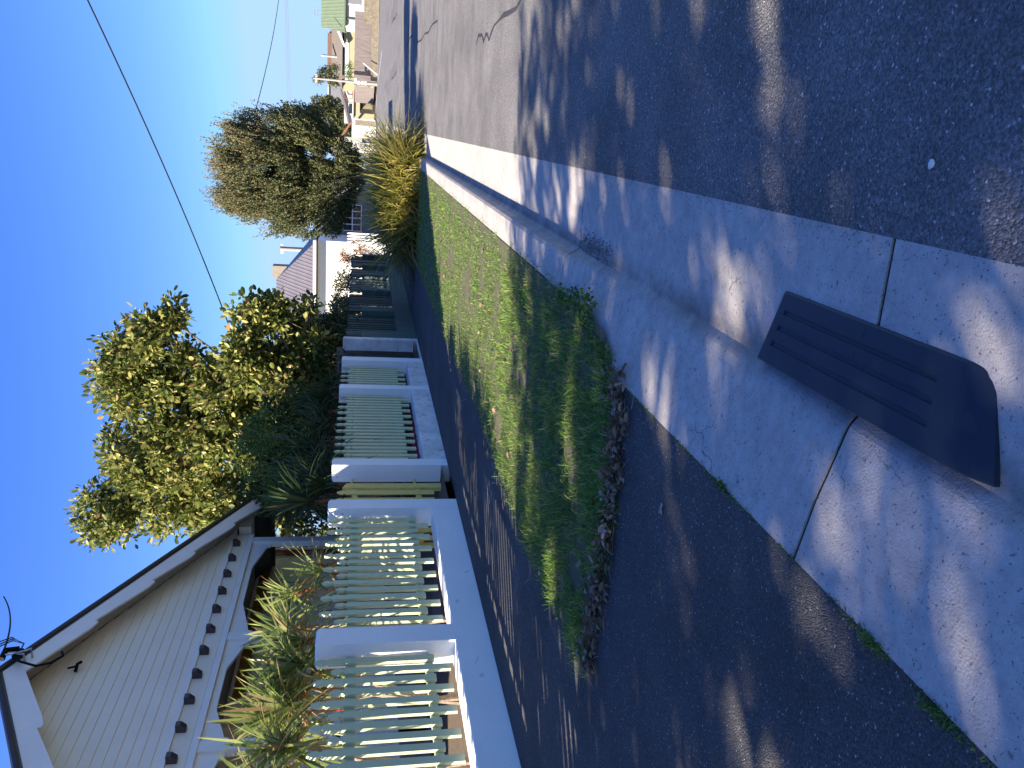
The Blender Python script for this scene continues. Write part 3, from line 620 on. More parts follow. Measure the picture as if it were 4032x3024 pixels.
# ---------------------------------------------------------------- dark green neighbour fence
gf = empty('neighbour_fence', (-5.2, 19.4, 0), 'dark green rendered wall with dark pickets in deep shade beyond the white fence', 'fence')
GO = Vector((-5.2, 19.4, 0))
def gp(mb, name, m, parent=gf):
    o = mb.build(name, m, parent); o.location = -GO if parent is gf else (0, 0, 0); return o
gpil = [(19.24, 19.85), (22.15, 22.6), (25.05, 25.42), (27.7, 28.05), (29.7, 30.0), (32.0, 32.3)]
for a, b in gpil: gp(MB().box((-5.5, a, -.05), (-5.2, b, 1.40)), 'pillar', M['greenwall'])
pkt = MB().prism([(-.030, .42), (.030, .42), (.030, 1.74), (0, 1.81), (-.030, 1.74)], -.035, 0).build('picket', M['greenpick']); ft = True
var_ = [pkt.data, pkt.data.copy(), pkt.data.copy()]; var_[1].materials[0] = mat('lit_green_paint', (.085, .15, .135), (.06, .11, .10), scale=5, rough=.6); var_[2].materials[0] = mat('shaded_green_paint', (.010, .024, .022), (.008, .016, .016), scale=5, rough=.6)  # paler and darker copies put streaks of light and shade into picket colours
for (a0, a), (b, b0) in zip(gpil[:-1], gpil[1:]):
    if a < 28.5 or a > 29.9: gp(MB().box((-5.46, a, -.05), (-5.204, b, .47)), 'plinth', M['greenwall'])
    pn = gp(MB().box((-5.40, a, .60), (-5.36, b, .68)).box((-5.40, a, 1.45), (-5.36, b, 1.53)), 'picket_panel', M['greenpick'])
    y = a+.06
    while y < b-.03:
        o = pkt if ft else pkt.copy()
        if not ft: COL.objects.link(o)
        ft = False; o.data = var_[random.choice((0, 0, 1, 2, 2))]; o.parent = pn; o.location = (-5.335+random.uniform(-.02, .01), y, random.uniform(-.03, .03)); y += .105
wf = empty('white_fence', (-4.9, 36, 0), 'sunlit cream picket fence beyond the dark green wall', 'fence')
pk = MB().prism([(-.04, .5), (.04, .5), (.04, 1.98), (.022, 2.0), (.04, 2.03), (0, 2.11), (-.04, 2.03), (-.022, 2.0), (-.04, 1.98)], -.02, 0, 'y').build('picket', M['white'], wf); 
for i in range(1, 24):
    o = pk.copy(); COL.objects.link(o); o.parent = wf; o.location = (-.125*i, 0, 0)
MB().box((-3.1, .002, 1.75), (.05, .04, 1.83)).box((-3.1, .002, .9), (.05, .04, .98)).build('rail', M['white'], wf)

# ---------------------------------------------------------------- magnolia
def tree(name, loc, label, cat='tree', group=None): return empty(name, loc, label, cat, group)
def local(P, loc): return np.asarray(P)-np.asarray(loc)
KM = 1.22
ML = (-6.9*KM, 16.6*KM, .1)
mg = tree('magnolia_tree', ML, 'big-leaved magnolia with yellowing leaves above the white picket fence')
MBL = [(-8.9, 17, 6.85, .85, 1, .7, 1.0), (-8.5, 17, 5.6, .95, 1.1, .9), (-7.2, 16.5, 6.05, .85, 1, .7), (-6.4, 16.6, 5.5, .8, .9, .7), (-5.75, 16.5, 6.25, .65, .9, .6), (-5.0, 16.5, 6.2, .55, .8, .55), (-4.55, 16.3, 5.6, .5, .7, .5),
       (-4.05, 16, 5.25, .42, .5, .33), (-5.4, 16.4, 5.2, .8, .9, .7), (-7.1, 16.4, 5.0, 1.1, 1, .8), (-8.5, 16.5, 4.3, 1.1, 1.1, .9), (-6.6, 16.2, 4, 1, 1, .8), (-5.6, 16.2, 4.35, .7, .8, .45),
       (-4.9, 16, 3.75, .8, .8, .4, 1.4), (-4.0, 15.8, 3.65, .5, .6, .38, 1.4), (-3.85, 15.8, 3.15, .36, .5, .4), (-5.4, 15.8, 3.0, .8, .8, .45), (-4.6, 16, 2.55, .6, .7, .35, .8), (-7.2, 15.8, 3.0, 1, .9, .7), (-4.5, 16.3, 2.95, .7, .7, .5), (-3.95, 16.2, 2.5, .4, .5, .4), (-5.0, 16.3, 2.25, .7, .6, .45), (-5.9, 16.1, 2.3, .8, .7, .6), (-6.6, 16.1, 3.1, .8, .7, .6)]
MBL = [(b[0]*KM, b[1]*KM, 1.45+(b[2]-1.45)*KM, b[3]*KM, b[4]*KM, b[5]*KM)+tuple(b[6:]) for b in MBL]
C = crownpts(MBL, 300, .43, 1.5, .2)
k = 15; n = len(C)
clump_leaves('crown', local(C, ML), k, .27, .165, .55, L['magnolia'], mg, up=.25)
mb = MB(); root = Vector((0, 0, 0)); fork = Vector((.15, -.1, 2.0)); mb.tube([root, (.05, 0, 1.0), fork], [.16, .13, .11], 8)
for b in MBL[::1]:
    t = Vector(b[:3])-Vector(ML); mid = fork.lerp(t, .55)+Vector((random.uniform(-.2, .2), 0, random.uniform(-.1, .3))); mb.tube([fork, fork.lerp(mid, .5)+Vector((0, 0, .1)), mid, t], [.075, .055, .04, .02], 5)
    near = [c for c in C if (Vector(c)-Vector(b[:3])).length < 1.2]; random.shuffle(near)
    twigs(mb, t, [Vector(c)-Vector(ML) for c in near[:9]], .014)
for i in range(70):   # bare twigs poking out
    c = Vector(C[random.randrange(n)])-Vector(ML); e = c+Vector((random.uniform(-.4, .2), random.uniform(-.3, .3), random.uniform(.1, .5))); mb.tube([c, c.lerp(e, .5)+Vector((.03, 0, 0)), e], [.008, .006, .003], 4)
mb.build('trunk', M['bark'], mg)

# fine-leaved green shrub in front of the magnolia
FL = (-6.4, 14.6, .1)
fs = tree('feathery_shrub', FL, 'bright green feathery shrub in front of the magnolia', 'shrub')
C = crownpts([(-6.5, 14.6, 3.0, .75, .7, .8), (-6.0, 14.6, 3.3, .5, .5, .5), (-7.0, 14.7, 2.6, .7, .7, .8), (-6.2, 14.5, 2.4, .6, .6, .6)], 150, .3, 1.6, .3)
clump_leaves('crown', local(C, FL), 34, .17, .06, .4, L['fresh'], fs, up=.5)
mb = MB(); twigs(mb, (0, 0, 0), [Vector(c)-Vector(FL) for c in C[::12]], .03); mb.build('trunk', M['bark'], fs)

# shaded garden shrubs behind the panels
def shrub(name, loc, blobs, dens, k, cr, size, wid, lm, label, void=.3, cat='shrub', group=None, up=.3):
    t = tree(name, loc, label, cat, group); C = crownpts(blobs, dens, void, 1.3, .3)
    clump_leaves('crown', local(C, loc), k, cr, size, wid, lm, t, up=up)
    mb = MB(); twigs(mb, (0, 0, 0), [Vector(c)-Vector(loc) for c in C[::max(1, len(C)//28)]], .03); mb.build('trunk', M['bark'], t); return t
shrub('garden_shrub', (-8.2, 15.2, .1), [(-7.6, 16.6, 1.9, 1.6, .9, 1.8), (-8.7, 17.8, 2.4, .9, .8, 1.8), (-7.2, 17.2, 3.1, .9, .8, .8)], 130, 24, .25, .12, .55, L['dark'], 'dark leafy shrub filling the gap between verandah post and magnolia')
shrub('garden_shrub', (-11.6, 21.6, .1), [(-11.6, 21.6, 2.2, 1.3, .9, 1.9), (-11.0, 21.4, 3.6, 1.0, .8, 1.0), (-12.4, 21.6, 3.2, .9, .8, 1.4)], 130, 22, .28, .15, .55, L['magnolia'], 'leafy shrub seen beyond the end of the verandah', void=.42)
shrub('garden_shrub', (-6.2, 18.5, .1), [(-6.2, 18.4, 1.7, .7, .6, 1.3), (-5.7, 18.9, 2.3, .45, .4, .5), (-7.2, 18.3, 1.6, .8, .7, 1.2)], 80, 24, .22, .10, .5, L['dark'], 'dark twiggy shrub against the timber boundary fence', void=.42)
shrub('garden_shrub', (-5.9, 20.6, .1), [(-5.9, 20.5, 1.8, .5, .8, .9), (-5.7, 21.6, 2.0, .45, .8, .7), (-6.4, 21.0, 2.5, .8, .9, .7), (-6.0, 22.6, 2.0, .5, .8, .6)], 170, 24, .2, .10, .5, L['dark'], 'dark shrub over the green wall nearest the white pillar', void=.38)
shrub('garden_shrub', (-5.9, 24.5, .1), [(-5.8, 24.0, 1.9, .5, .9, .5), (-6.0, 25.4, 1.9, .5, .9, .7), (-6.3, 23.4, 2.3, .7, .9, .6), (-6.2, 26.6, 1.9, .6, .9, .6)], 170, 24, .2, .09, .5, L['olive'], 'olive green shrub rising over the middle of the dark green wall', void=.36)
shrub('garden_shrub', (-5.9, 28.6, .1), [(-5.8, 28, 1.9, .5, .9, .45), (-5.8, 30.0, 1.95, .5, .9, .45)], 90, 22, .2, .10, .5, L['olive'], 'open twiggy shrub over the far end of the dark green wall', void=.42)
shrub('red_shrub', (-5.6, 33.2, .1), [(-5.55, 33, 2.0, .3, .5, .4), (-5.4, 34.2, 2.2, .3, .4, .3), (-5.3, 34.8, 1.5, .3, .4, .4)], 160, 20, .16, .08, .5, L['red'], 'small shrub with red autumn leaves beside the cream picket fence')
fan = tree('fan_palm', (-5.75, 23.0, 1.2), 'fan-shaped palm leaf sticking out over the dark green wall', 'palm')
a = RNG.uniform(-.9, .9, 26); straps('frond', np.zeros((26, 3))+[0, 0, .2], np.column_stack([.1+0*a, -np.sin(a)*.6-.3, np.cos(a)]), .85, .035, .15, L['cordshade'], fan); MB().tube([(-.2, .3, -.9), (0, 0, .2)], .015, 5).build('stem', M['bark'], fan)

# ---------------------------------------------------------------- cordylines
def cordyline(base, heads, label, lm, Ls=(.55, .85), nl=100, group='cordylines behind the picket fence', red=True):
    t = tree('cordyline', base, label, 'cordyline', group); b = Vector(base)
    mb = MB(); hub = Vector((0, 0, .35))
    for h in heads:
        e = Vector(h)-b; m1 = hub.lerp(e, .5)+Vector((random.uniform(-.1, .1), random.uniform(-.15, .15), -.05)); d = (e-m1).normalized()
        mb.tube([(random.uniform(-.05, .05), random.uniform(-.05, .05), 0), hub, m1, e, e+d*.1], [.045, .04, .036, .032, .02], 7)
    mb.build('stem', M['barkpale'], t)
    for h in heads:
        e = np.array(Vector(h)-b); n = nl; d = rdir(n, .75, .9); P = e+d*.04+[0, 0, .05]; P[:, 2] += RNG.random(n)*.16
        straps('rosette', P, d, RNG.uniform(*Ls, n), RNG.uniform(.028, .046, n), RNG.uniform(.15, .9, n)*(1.2-d[:, 2]*.7), lm, t, seg=6)
        if red:
            d = rdir(26, .05, .6); straps('old_leaves', e+d*.03, d, RNG.uniform(.12, .40, 26), .026, .5, L['cordred'], t, seg=3)
    return t
cordyline((-6.15, 6.2, .1), [(-6.0, 6.44, 1.97), (-6.2, 6.15, 2.1), (-6.1, 5.4, 2.05)], 'sunlit cordyline with three crimson-based heads at the near end of the fence', L['cord'])
cordyline((-6.3, 7.3, .1), [(-6.1, 7.1, 1.93), (-6.3, 7.62, 2.06), (-6.45, 7.35, 2.15), (-5.95, 7.6, 1.87)], 'sunlit four-headed cordyline in front of the open verandah bay', L['cord'])
cordyline((-6.15, 8.6, .1), [(-6.0, 8.11, 1.88), (-6.35, 8.86, 2.12)], 'sunlit two-headed cordyline just beyond the second white pillar', L['cord'])
cordyline((-6.2, 9.8, .1), [(-6.4, 9.69, 2.12), (-5.95, 9.57, 1.75)], 'sparse cordyline in front of the leadlight window', L['cord'], nl=48, Ls=(.45, .72))
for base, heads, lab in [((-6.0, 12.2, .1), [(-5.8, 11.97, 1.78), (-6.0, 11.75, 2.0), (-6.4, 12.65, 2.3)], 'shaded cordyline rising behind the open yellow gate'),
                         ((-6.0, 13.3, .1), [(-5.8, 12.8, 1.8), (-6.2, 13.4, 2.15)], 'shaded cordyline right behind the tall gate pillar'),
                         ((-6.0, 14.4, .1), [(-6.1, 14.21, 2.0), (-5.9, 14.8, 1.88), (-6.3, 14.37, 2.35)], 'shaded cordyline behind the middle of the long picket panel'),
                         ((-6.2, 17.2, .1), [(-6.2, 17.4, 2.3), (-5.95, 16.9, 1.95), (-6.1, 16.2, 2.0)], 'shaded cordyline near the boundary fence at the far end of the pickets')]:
    cordyline(base, heads, lab, L['cordshade'], Ls=(.6, .95), nl=95)

# low garden planting seen under the pickets
n = 900; c = np.array([(-5.62, 5.4), (-5.65, 6.3), (-5.6, 8.6), (-5.6, 7.9), (-5.55, 9.5)])[RNG.integers(0, 5, n)]; P = np.column_stack([c+RNG.normal(size=(n, 2))*[.08, .22], np.full(n, .1)])
tag(straps('garden_ground_cover', P, rdir(n, 1), RNG.uniform(.10, .3, n), .009, .7, L['fresh'], seg=3), kind='stuff')
n = 1500; C = np.column_stack([RNG.uniform(-6.3, -5.48, n), RNG.uniform(5.0, 9.9, n), np.full(n, .105)])
tag(pebbles('garden_pebbles', C, RNG.uniform(.010, .028, n), M['pebble']), kind='stuff')
n = 260; C = np.column_stack([RNG.uniform(-6.0, -5.45, n), RNG.uniform(5.0, 9.9, n), np.full(n, .13)])
tag(leaves('garden_leaf_litter', C, rdir(n)*[1, 1, .3], rdir(n, 1), RNG.uniform(.04, .09, n), .6, L['dryleaf'], fold=.12), kind='stuff')
fl = tree('flowering_plant', (-5.5, 13.6, .1), 'low plant with magenta pink flowers under the pale green pickets', 'plant')
n = 500; d = rdir(n, .5); P = np.column_stack([RNG.normal(size=n)*.03, RNG.uniform(-2.0, .9, n), np.abs(RNG.normal(size=n))*.13+.05]); leaves('foliage', P, d, rdir(n, 1), .07+0*P[:, 0], .5, L['dark'], fl)
n = 420; ce = np.column_stack([RNG.uniform(.02, .10, 30), RNG.uniform(-1.9, .9, 30), RNG.uniform(.22, .36, 30)]); P = ce[RNG.integers(0, 30, n)]; leaves('flower', P, rdir(n, .2), rdir(n, 1), RNG.uniform(.03, .055, n), .35, L['pink'], fl)

# ---------------------------------------------------------------- strap-leaved bush at the end of the verge, round shrub behind
sb = tree('strap_leaf_bush', (-1.75, 22.4, 0), 'large arching yellow-green strap-leaved bush at the end of the grass verge', 'bush')
n = 5600; bx = np.clip(RNG.normal(size=n)*.75-.12, -1.35, .75); by = RNG.normal(size=n)*.5; d = rdir(n, 1.7, .8); d[:, :2] += np.column_stack([bx, by])*.5
straps('leaves', np.column_stack([bx, by, np.full(n, 0)]), d, RNG.uniform(1.3, 2.55, n), RNG.uniform(.022, .036, n), RNG.uniform(.25, 1.1, n), L['flax'], sb, seg=7)
n = 900; d = rdir(n, .1, .5); straps('dead_leaves', np.column_stack([RNG.normal(size=n)*.5, RNG.normal(size=n)*.5, np.full(n, .1)]), d, RNG.uniform(.7, 1.3, n), .02, RNG.uniform(.3, 1, n), L['dryleaf'], sb, seg=5)
RL = (-1.85, 28.0, 0)
rs = tree('round_shrub', RL, 'tall rounded olive shrub with upright brownish tips behind the strappy bush', 'tree')
RB = [(-1.9, 28, 4.6, 1.7, 1.6, 1.55), (-2.9, 28, 4.2, 1.15, 1.2, 1.3), (-.95, 28, 4.5, 1.15, 1.2, 1.3), (-.6, 27.8, 3.6, .95, 1, .95), (-2.0, 28, 3.2, 1.5, 1.2, .95), (-3.4, 28, 3.3, .7, .8, .6), (-2.4, 28, 5.5, 1.0, 1.0, .75), (-1.3, 28, 5.5, .9, .9, .65), (-1.0, 28, 2.7, .9, .9, .6), (-1.9, 27.9, 2.2, 1.3, 1, .8), (-3.1, 27.9, 2.5, .8, .8, .7), (-.4, 27.9, 2.9, .7, .8, .8), (-2.0, 27.9, 3.6, 1.5, 1.1, .9), (-1.2, 27.8, 3.3, .9, .9, .8)]
C = crownpts(RB, 900, .34, 1.4, .25)
n = len(C); k = 20; C2 = np.repeat(C, k, 0); ctr = np.array([-1.9, 28, 2.2]); od = nrm(C2-ctr); t = RNG.random((n*k, 1)); stem = nrm(od*.75+[0, 0, .8]+np.repeat(rdir(n)*.25, k, 0)); P = C2+stem*(t-.35)*.42+rdir(n*k)*.035
leaves('crown', local(P, RL), rdir(n*k, .3)*.8+stem, rdir(n*k), RNG.uniform(.045, .085, n*k), .5, L['olive'], rs)
top = C[(C[:, 2] > 4.2)][::2]; m_ = len(top); k = 14; C2 = np.repeat(top, k, 0); od = nrm(C2-ctr); stem = nrm(od*.6+[0, 0, .9]+np.repeat(rdir(m_)*.2, k, 0)); P = C2+stem*(.15+RNG.random((m_*k, 1))*.5)+rdir(m_*k)*.02
leaves('tips', local(P, RL), stem+rdir(m_*k)*.6, rdir(m_*k), RNG.uniform(.04, .07, m_*k), .38, L['tan'], rs)
mb = MB(); mb.tube([(0, 0, 0), (.1, 0, 1.2), (.0, .1, 2.4), (-.1, 0, 4.4)], [.14, .12, .1, .04], 8)
for b in RB: e = Vector(b[:3])-Vector(RL); mb.tube([(.05, 0, 1.3), (e.x*.5, e.y*.5, e.z*.65), e], [.07, .045, .02], 6)
mb.build('trunk', M['bark'], rs)
shrub('low_shrub', (-.9, 30, 0), [(-.8, 30, .8, .9, .8, .8), (-1.6, 29.8, 1.2, .8, .7, .9)], 100, 24, .2, .06, .5, L['olive'], 'low olive shrub peeping out behind the strappy bush at the kerb')

# ---------------------------------------------------------------- shading trees in the garden beside the camera
def bigtree(name, loc, blobs, label, dens, k, size, lm, void):
    t = tree(name, loc, label); C = []; e1 = np.array([cos(R(SUN_AZ)), -sin(R(SUN_AZ)), 0]); e2 = np.cross(e1, np.array(sd))
    for b in blobs:
        n = int(dens*b[4]*b[5]); d = rdir(n); q = np.array(b[:3])+d*np.array(b[3:6])*(RNG.random((n, 1))**.4)
        for p in q:
            u = Vector((p@e1, p@e2, 3.3))
            if noise.noise(u*3.1)+.6*noise.noise(u*6.3) > -void: C.append(p)
    clump_leaves('crown', local(np.array(C), loc), k, .11, size, .6, lm, t)
    mb = MB(); mb.tube([(0, 0, 0), (.1, .1, 2), (0, 0, 4)], [.25, .2, .15], 8)
    for b in blobs: e = Vector(b[:3])-Vector(loc); mb.tube([(0, 0, 2.6), e*.6+Vector((0, 0, .6)), e], [.1, .07, .04], 6)
    mb.build('trunk', M['bark'], t)
TB = [(-10, -2.1, 5.3, 1.6, 3.2, 1.8), (-10.2, -3.6, 8.0, 1.8, 3.2, 1.9), (-10, -6.5, 5.5, 2, 2.8, 2.2), (-10.5, -7.6, 9.0, 2, 3.4, 2.4), (-10, -3.4, 3.4, 1.5, 2.6, 1.4)]
bigtree('garden_tree', (-10.2, -3.6, .1), TB, 'dense tall tree in the garden next to the camera, outside the view', 430, 7, .125, L['dark'], .14)

# ---------------------------------------------------------------- houses and things down the street
def block(mb, a, b): return mb.box(a, b)
def hroof(x0, x1, y0, y1, ze, zr, over=.4, hip=True, corr=None, inset=2.4):
    """roof with ridge along x (gable) or hip; corrugated faces are left to the mesh ribs"""
    X0, X1, Y0, Y1 = x0-over, x1+over, y0-over, y1+over; ym = (Y0+Y1)/2; i = inset if hip else 0
    mb = MB(); mb.add([(X0, Y0, ze), (X1, Y0, ze), (X1, Y1, ze), (X0, Y1, ze), (X0+i, ym, zr), (X1-i, ym, zr)], [(0, 1, 5, 4), (2, 3, 4, 5), (1, 2, 5), (3, 0, 4), (3, 2, 1, 0)])
    if corr:
        n = int((X1-X0)/corr)
        for k in range(n):
            x = X0+(k+.5)*corr; f = 1.0
            if hip: f = min(1, (x-X0)/i, (X1-x)/i)
            e = Vector((x, Y0+(ym-Y0)*f, ze+(zr-ze)*f)); s = Vector((x, Y0, ze)); w_ = corr*.25; u = Vector((0, 0, .03))
            mb.add([s-Vector((w_, 0, 0)), s+Vector((w_, 0, 0)), e+Vector((w_, 0, 0)), e-Vector((w_, 0, 0)), s+u, e+u], [(0, 4, 5, 3), (4, 1, 2, 5), (0, 1, 4)])
    return mb
# white house with purple-grey hip roof
wh = empty('white_house', (-9, 42, 0), 'white house with a purple-grey corrugated hip roof beyond the shrubs', 'house'); O = Vector((-9, 42, 0))
def part(mb, name, m, root, off=None, **k):
    o = mb.build(name, m, root, **k); o.location = -(off if off is not None else root.location); return o
part(MB().box((-11.4, 40.4, -.2), (-5.95, 48, 3.62)), 'wall', M['white'], wh)
part(hroof(-11.4, -6.5, 40.4, 46, 3.83, 5.95, .4, True, .19, 2.5), 'roof', M['roofgrey'], wh)
part(MB().box((-11.9, 39.9, 3.68), (-5.9, 40.38, 3.82)), 'gutter', M['white'], wh)
part(MB().box((-8.9, 45, 5.0), (-8.2, 45.7, 6.35)), 'chimney', M['timber'], wh)
part(MB().box((-5.95, 43, -.2), (-3.0, 50, 3.4)), 'wing', M['blind'], wh)
wi = part(MB().box((-5.7, 42.94, 1.5), (-4.3, 42.99, 2.9)), 'window', M['darkglass'], wh)
mb = MB()
for i in range(5): mb.box((-5.72+i*.345, 42.90, 1.48), (-5.68+i*.345, 42.935, 2.92))
for z in (1.48, 1.95, 2.42, 2.9): mb.box((-5.72, 42.895, z-.02), (-4.3, 42.93, z+.03))
o = mb.build('muntin', M['white'], wi)
# garage with terracotta roof
gr = empty('garage', (-10, 29, 0), 'white garage with a faded terracotta roof half hidden behind the magnolia', 'garage')
part(MB().box((-13.5, 26, -.2), (-7.6, 31.5, 3.3)), 'wall', M['timber'], gr)
part(hroof(-13.5, -7.5, 26, 31.5, 3.3, 4.95, .35, True, .28, 1.6), 'roof', M['roofterra'], gr)
# far pale green roofed house
gh = empty('green_roof_house', (16, 114, 0), 'white house with pale green corrugated roof at the end of the street', 'house')
part(MB().box((11.5, 112, -.2), (24, 119, 4.3)), 'wall', M['farwhite'], gh)
mb = hroof(11.9, 24, 112.3, 118.7, 4.25, 7.35, .55, False, .42)
part(mb, 'roof', M['roofgreen'], gh)
part(MB().box((11.3, 111.55, 4.12), (24.5, 111.72, 4.3)).box((12.3, 111.8, 1.0), (12.4, 111.97, 4.2)), 'gutter', M['roofgreen'], gh)
part(MB().add([(11.36, 111.7, 4.0), (11.36, 115.5, 7.15), (11.36, 119.3, 4.0), (11.36, 119.3, 4.22), (11.36, 115.5, 7.38), (11.36, 111.7, 4.22)], [(0, 1, 4, 5), (1, 2, 3, 4)]), 'bargeboard', M['white'], gh)
wi = part(MB().box((14.0, 111.93, 1.9), (16.6, 111.99, 4.0)), 'window', M['white'], gh); MB().box((14.15, 111.90, 2.1), (16.5, 111.94, 3.9)).build('pane', M['blind'], wi)
part(MB().tube([(13.15, 115.5, 7.3), (13.15, 115.5, 8.3)], .03, 5).tube([(12.7, 115.5, 8.2), (13.6, 115.5, 8.2)], .03, 4).tube([(12.7, 115.5, 7.8), (13.6, 115.5, 7.8)], .03, 4).tube([(12.7, 115.5, 7.6), (12.7, 115.5, 8.4)], .03, 4).tube([(13.6, 115.5, 7.6), (13.6, 115.5, 8.4)], .03, 4), 'antenna', M['steel'], gh)
part(MB().tube([(11.25, 112, 4.3), (11.0, 112, 6.2), (10.95, 112, 6.8)], .04, 5), 'pipe', M['steel'], gh)
# brown roofed house
bh = empty('brown_roof_house', (10, 145, 0), 'low cream house with wide brown roof and silver chimney behind the grey paling fence', 'house')
part(MB().box((4.5, 141, -.2), (16, 152, 5.0)), 'wall', M['butter'], bh)
part(hroof(5.5, 16, 141, 152, 5.2, 7.75, .6, True, None, 3.2), 'roof', M['roofbrown'], bh)
part(MB().box((8.2, 145.0, 6.9), (13.5, 146.2, 7.8)), 'ridge_patch', M['roofrust'], bh)
part(MB().tube([(9.75, 142.9, 6.0), (9.75, 142.9, 8.3)], .2, 8).tube([(9.75, 142.9, 8.3), (9.75, 142.9, 8.8)], [.3, .02], 8), 'chimney', M['steel'], bh)
part(MB().prism([(11.2, 5.0), (13.9, 6.3), (13.9, 5.95), (11.2, 4.7)], 139.8, 140.3, 'y'), 'bargeboard', M['white'], bh)
part(MB().box((6.0, 140.9, 4.2), (12, 140.99, 4.9)), 'fascia', M['white'], bh)
# grey shed block further behind
sh = empty('grey_outbuilding', (4.4, 160, 0), 'plain grey flat-roofed building behind the far street pole', 'building')
part(MB().box((2.7, 160, -.2), (5.75, 165, 8.05)), 'wall', M['blind'], sh); part(MB().box((2.9, 159.7, 8.1), (6.1, 165.3, 8.4)), 'roof', M['polestrip'], sh)
# retaining wall and grey paling fence
rw = empty('retaining_wall', (4.2, 105, 0), 'sunlit sandstone retaining wall along the far side of the cross street', 'wall')
part(MB().box((4.2, 105, -.2), (11.3, 105.35, .78)).box((11.3, 104.95, -.2), (24, 105.35, 1.75)), 'stonework', M['stone'], rw)
palings('paling_fence', (12.6, 105.5), (4.0, 105.5), .72, 2.82, .17, M['grey_timber'], 'long weathered grey paling fence on the sandstone wall', vary=.02)
palings('paling_fence', (4.0, 105.45), (2.2, 112), .3, 2.75, .17, M['grey_timber'], 'short return of grey palings beside the carport driveway', vary=.02)
tag(sheet('yard', [(4, 105.6), (60, 105.6), (60, 140), (3, 140)], .9, M['ground']), kind='structure')
tag(sheet('driveway', [(-3, 105), (4.0, 105), (3, 125), (-3, 125)], -.06, M['concrete']), kind='structure')
tag(sheet('far_footpath', [(-30, 103.3), (30, 103.3), (30, 104.95), (-30, 104.95)], -.03, M['concrete']), kind='structure')
# yellow carport house
cp = empty('carport', (2, 116, 0), 'pale yellow brick carport with a dark slatted opening and orange brick pier', 'carport')
part(MB().box((.2, 115, 2.1), (3.9, 115.3, 2.9)).box((.2, 115, -.06), (.95, 115.3, 2.1)), 'wall', M['butter'], cp)
part(MB().box((3.2, 114.96, 2.1), (3.8, 115.0, 2.65)), 'brick_pier', M['brick'], cp)
part(MB().box((.2, 114.7, 2.9), (4.0, 119, 3.02)), 'roof', M['butter'], cp)
part(MB().box((.95, 118.2, -.06), (3.9, 118.4, 2.1)), 'back_wall', M['dark'], cp)
mb = MB()
for i in range(20): mb.box((1.6+i*.1, 117.6, .35), (1.65+i*.1, 117.65, 1.7))
part(mb, 'slat_screen', M['butter'], cp)
gb = empty('white_gable_house', (1.5, 124, 0), 'small white house with brown downpipe behind the yellow carport', 'house')
part(MB().box((-.6, 122, -.1), (3.9, 128, 4.35)), 'wall', M['farwhite'], gb)
part(MB().prism([(-.9, 3.55), (2.1, 4.15), (4.2, 4.9), (4.2, 5.05), (-.9, 3.7)], 121.6, 128.4, 'y'), 'roof', M['roofgrey'], gb)
part(MB().tube([(3.75, 121.5, 4.5), (2.9, 121.5, 4.3), (2.9, 121.5, 3.2), (3.9, 121.5, 3.2)], .07, 5), 'downpipe', M['brick'], gb)
wi = part(MB().box((.7, 121.93, 3.1), (2.3, 121.99, 3.75)), 'window', M['white'], gb); MB().box((.8, 121.9, 3.2), (2.2, 121.94, 3.68)).build('pane', M['darkglass'], wi)
gw = empty('garden_wall', (-.3, 104, 0), 'plain brown timber screen beside a white wall at the street corner', 'wall')
part(MB().box((-.62, 103.9, -.1), (.02, 104.1, 2.55)), 'screen', M['bark'], gw); part(MB().box((-1.6, 103.95, -.1), (-.62, 104.15, 2.3)), 'wall', M['farwhite'], gw)
cw = empty('corner_cottage', (-2, 108, 0), 'tiny white cottage end with a red barge and barred window by the corner', 'house')
part(MB().box((-4, 107, -.1), (-.5, 112, 3.0)), 'wall', M['farwhite'], cw); part(MB().prism([(-4.2, 5.6), (-.3, 2.95), (-.3, 3.15), (-4.2, 5.8)], 106.7, 112.3, 'y'), 'roof', M['brick'], cw)
# poles
def pole(name, x, y, h, r, label, arms=(), m='pole', cat='utility pole'):
    p = empty(name, (x, y, -.1), label, cat); MB().tube([(0, 0, 0), (0, 0, h)], [r, r*.7], 9).build('shaft', M[m], p)
    for z, l in arms:
        MB().box((-l, -.05, z), (l, .05, z+.12)).build('crossarm', M[m], p)
        mb = MB()
        for s in (-.9, -.4, .4, .9): mb.tube([(l*s, 0, z+.1), (l*s, 0, z+.28)], [.05, .03], 6)
        mb.build('insulator', M['white'], p)
    return p
p = pole('street_pole', 4.45, 104.5, 7.8, .17, 'slim grey street pole with small white signs in front of the paling fence', [(7.3, .45)])
mb = MB()
for z in (2.35, 1.9, 1.5): mb.tube([(-.05+.0*z, -.2, z), (-.05, -.24, z)], [.22, .22], 12)
mb.box((-.1, -.3, 2.6), (.45, -.27, 2.85)); mb.build('sign', M['white'], p)
pole('street_pole', -9.6, 60, 7.5, .22, 'grey pole top with insulators above the purple-grey roof', [(7.2, .35)])
pp_ = empty('pale_column', (-1.2, 52, -.1), 'pale square column just behind the round shrub', 'post'); MB().box((-.14, -.1, 0), (.14, .1, 3.0)).build('shaft', M['polestrip'], pp_, bevel=.01); MB().box((-.17, -.13, 3.0), (.17, .13, 3.08)).build('cap', M['polestrip'], pp_)
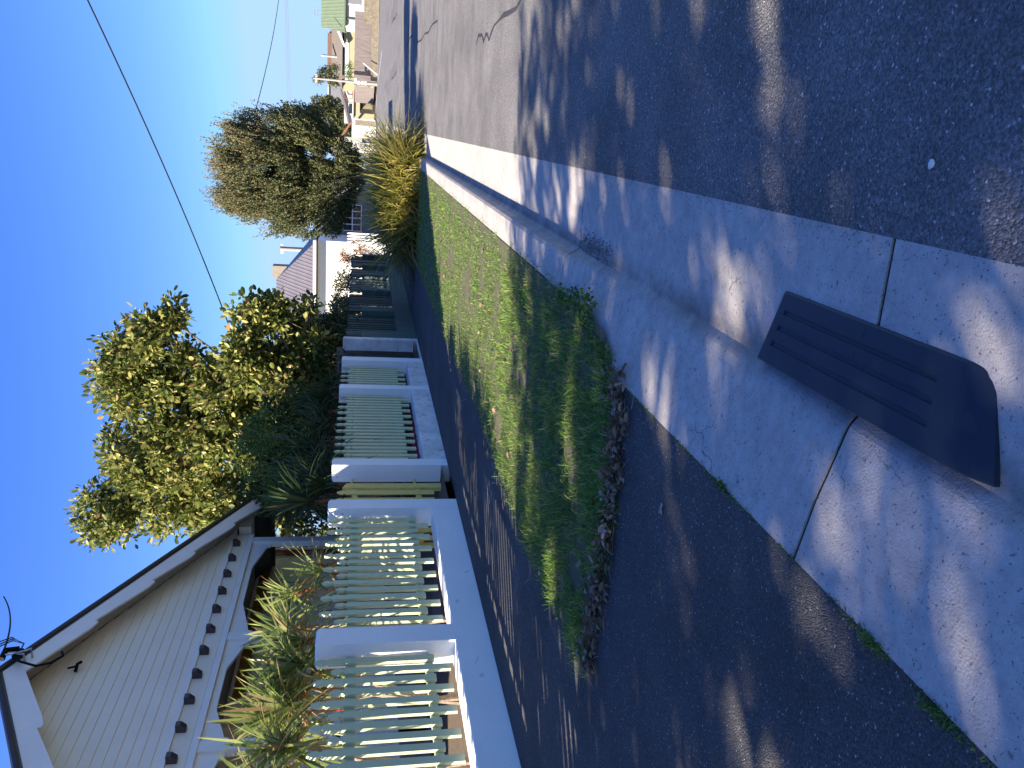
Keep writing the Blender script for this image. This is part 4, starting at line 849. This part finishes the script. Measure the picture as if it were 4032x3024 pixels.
gy = empty('stay_wire', (6.0, 104, 0), 'white-sleeved stay wire slanting to the ground before the paling fence', 'stay wire')
part(MB().tube([(5.52, 104.2, -.02), (6.75, 104.5, 1.72)], .05, 6), 'sleeve', M['white'], gy); part(MB().tube([(6.75, 104.5, 1.72), (7.9, 104.8, 3.3)], .015, 4), 'cable', M['steel'], gy)
def far_tree(loc, blobs, label, lm, size=.22, dens=60, k=20, void=.25, cat='tree'):
    t = tree('street_tree', loc, label, cat); C = crownpts(blobs, dens, void, .7, .35); clump_leaves('crown', local(C, loc), k, .4, size, .5, lm, t)
    mb = MB(); c = Vector(blobs[0][:3])-Vector(loc); mb.tube([(0, 0, 0), c*.5, c], [.14, .1, .05], 7)
    for b in blobs[1:]: e = Vector(b[:3])-Vector(loc); mb.tube([c*.5, c*.3+e*.5, e], [.07, .05, .03], 5)
    mb.build('trunk', M['bark'], t)
far_tree((5.2, 109, .9), [(5.1, 109, 6.3, .9, .8, 1.2), (4.7, 109, 7.4, .6, .6, .9), (5.7, 109, 5.4, .8, .7, .8), (4.5, 109, 5.6, .6, .6, .7)], 'slender dark tree behind the far street pole', L['olive'])
far_tree((.6, 128, 0), [(.8, 128, 7.6, 1.7, 1.5, 1.8), (-.2, 128, 8.6, 1.8, 1.5, 2.2), (1.9, 128, 6.4, 1.3, 1.2, 1.4), (-.6, 128, 5.6, 1.8, 1.4, 1.8), (2.0, 128, 8.2, .9, .9, 1.1), (.4, 128, 5.0, 1.6, 1, 1.2)], 'bushy green tree behind the white gable house', L['olive'], .3, 70)
far_tree((6.3, 107.5, .9), [(6.1, 107.5, 3.4, .8, .5, .5), (5.2, 107.5, 3.5, .5, .5, .4)], 'small lime green bush peeping over the paling fence', L['fresh'], .16, 60, cat='bush')
far_tree((-2.5, 170, 0), [(-4, 170, 4, 6, 2, 4), (3, 172, 5, 5, 2, 3.5), (9, 175, 4, 5, 2, 3)], 'distant belt of dusty green trees behind the rooftops', L['olive'], .5, 26, 24)
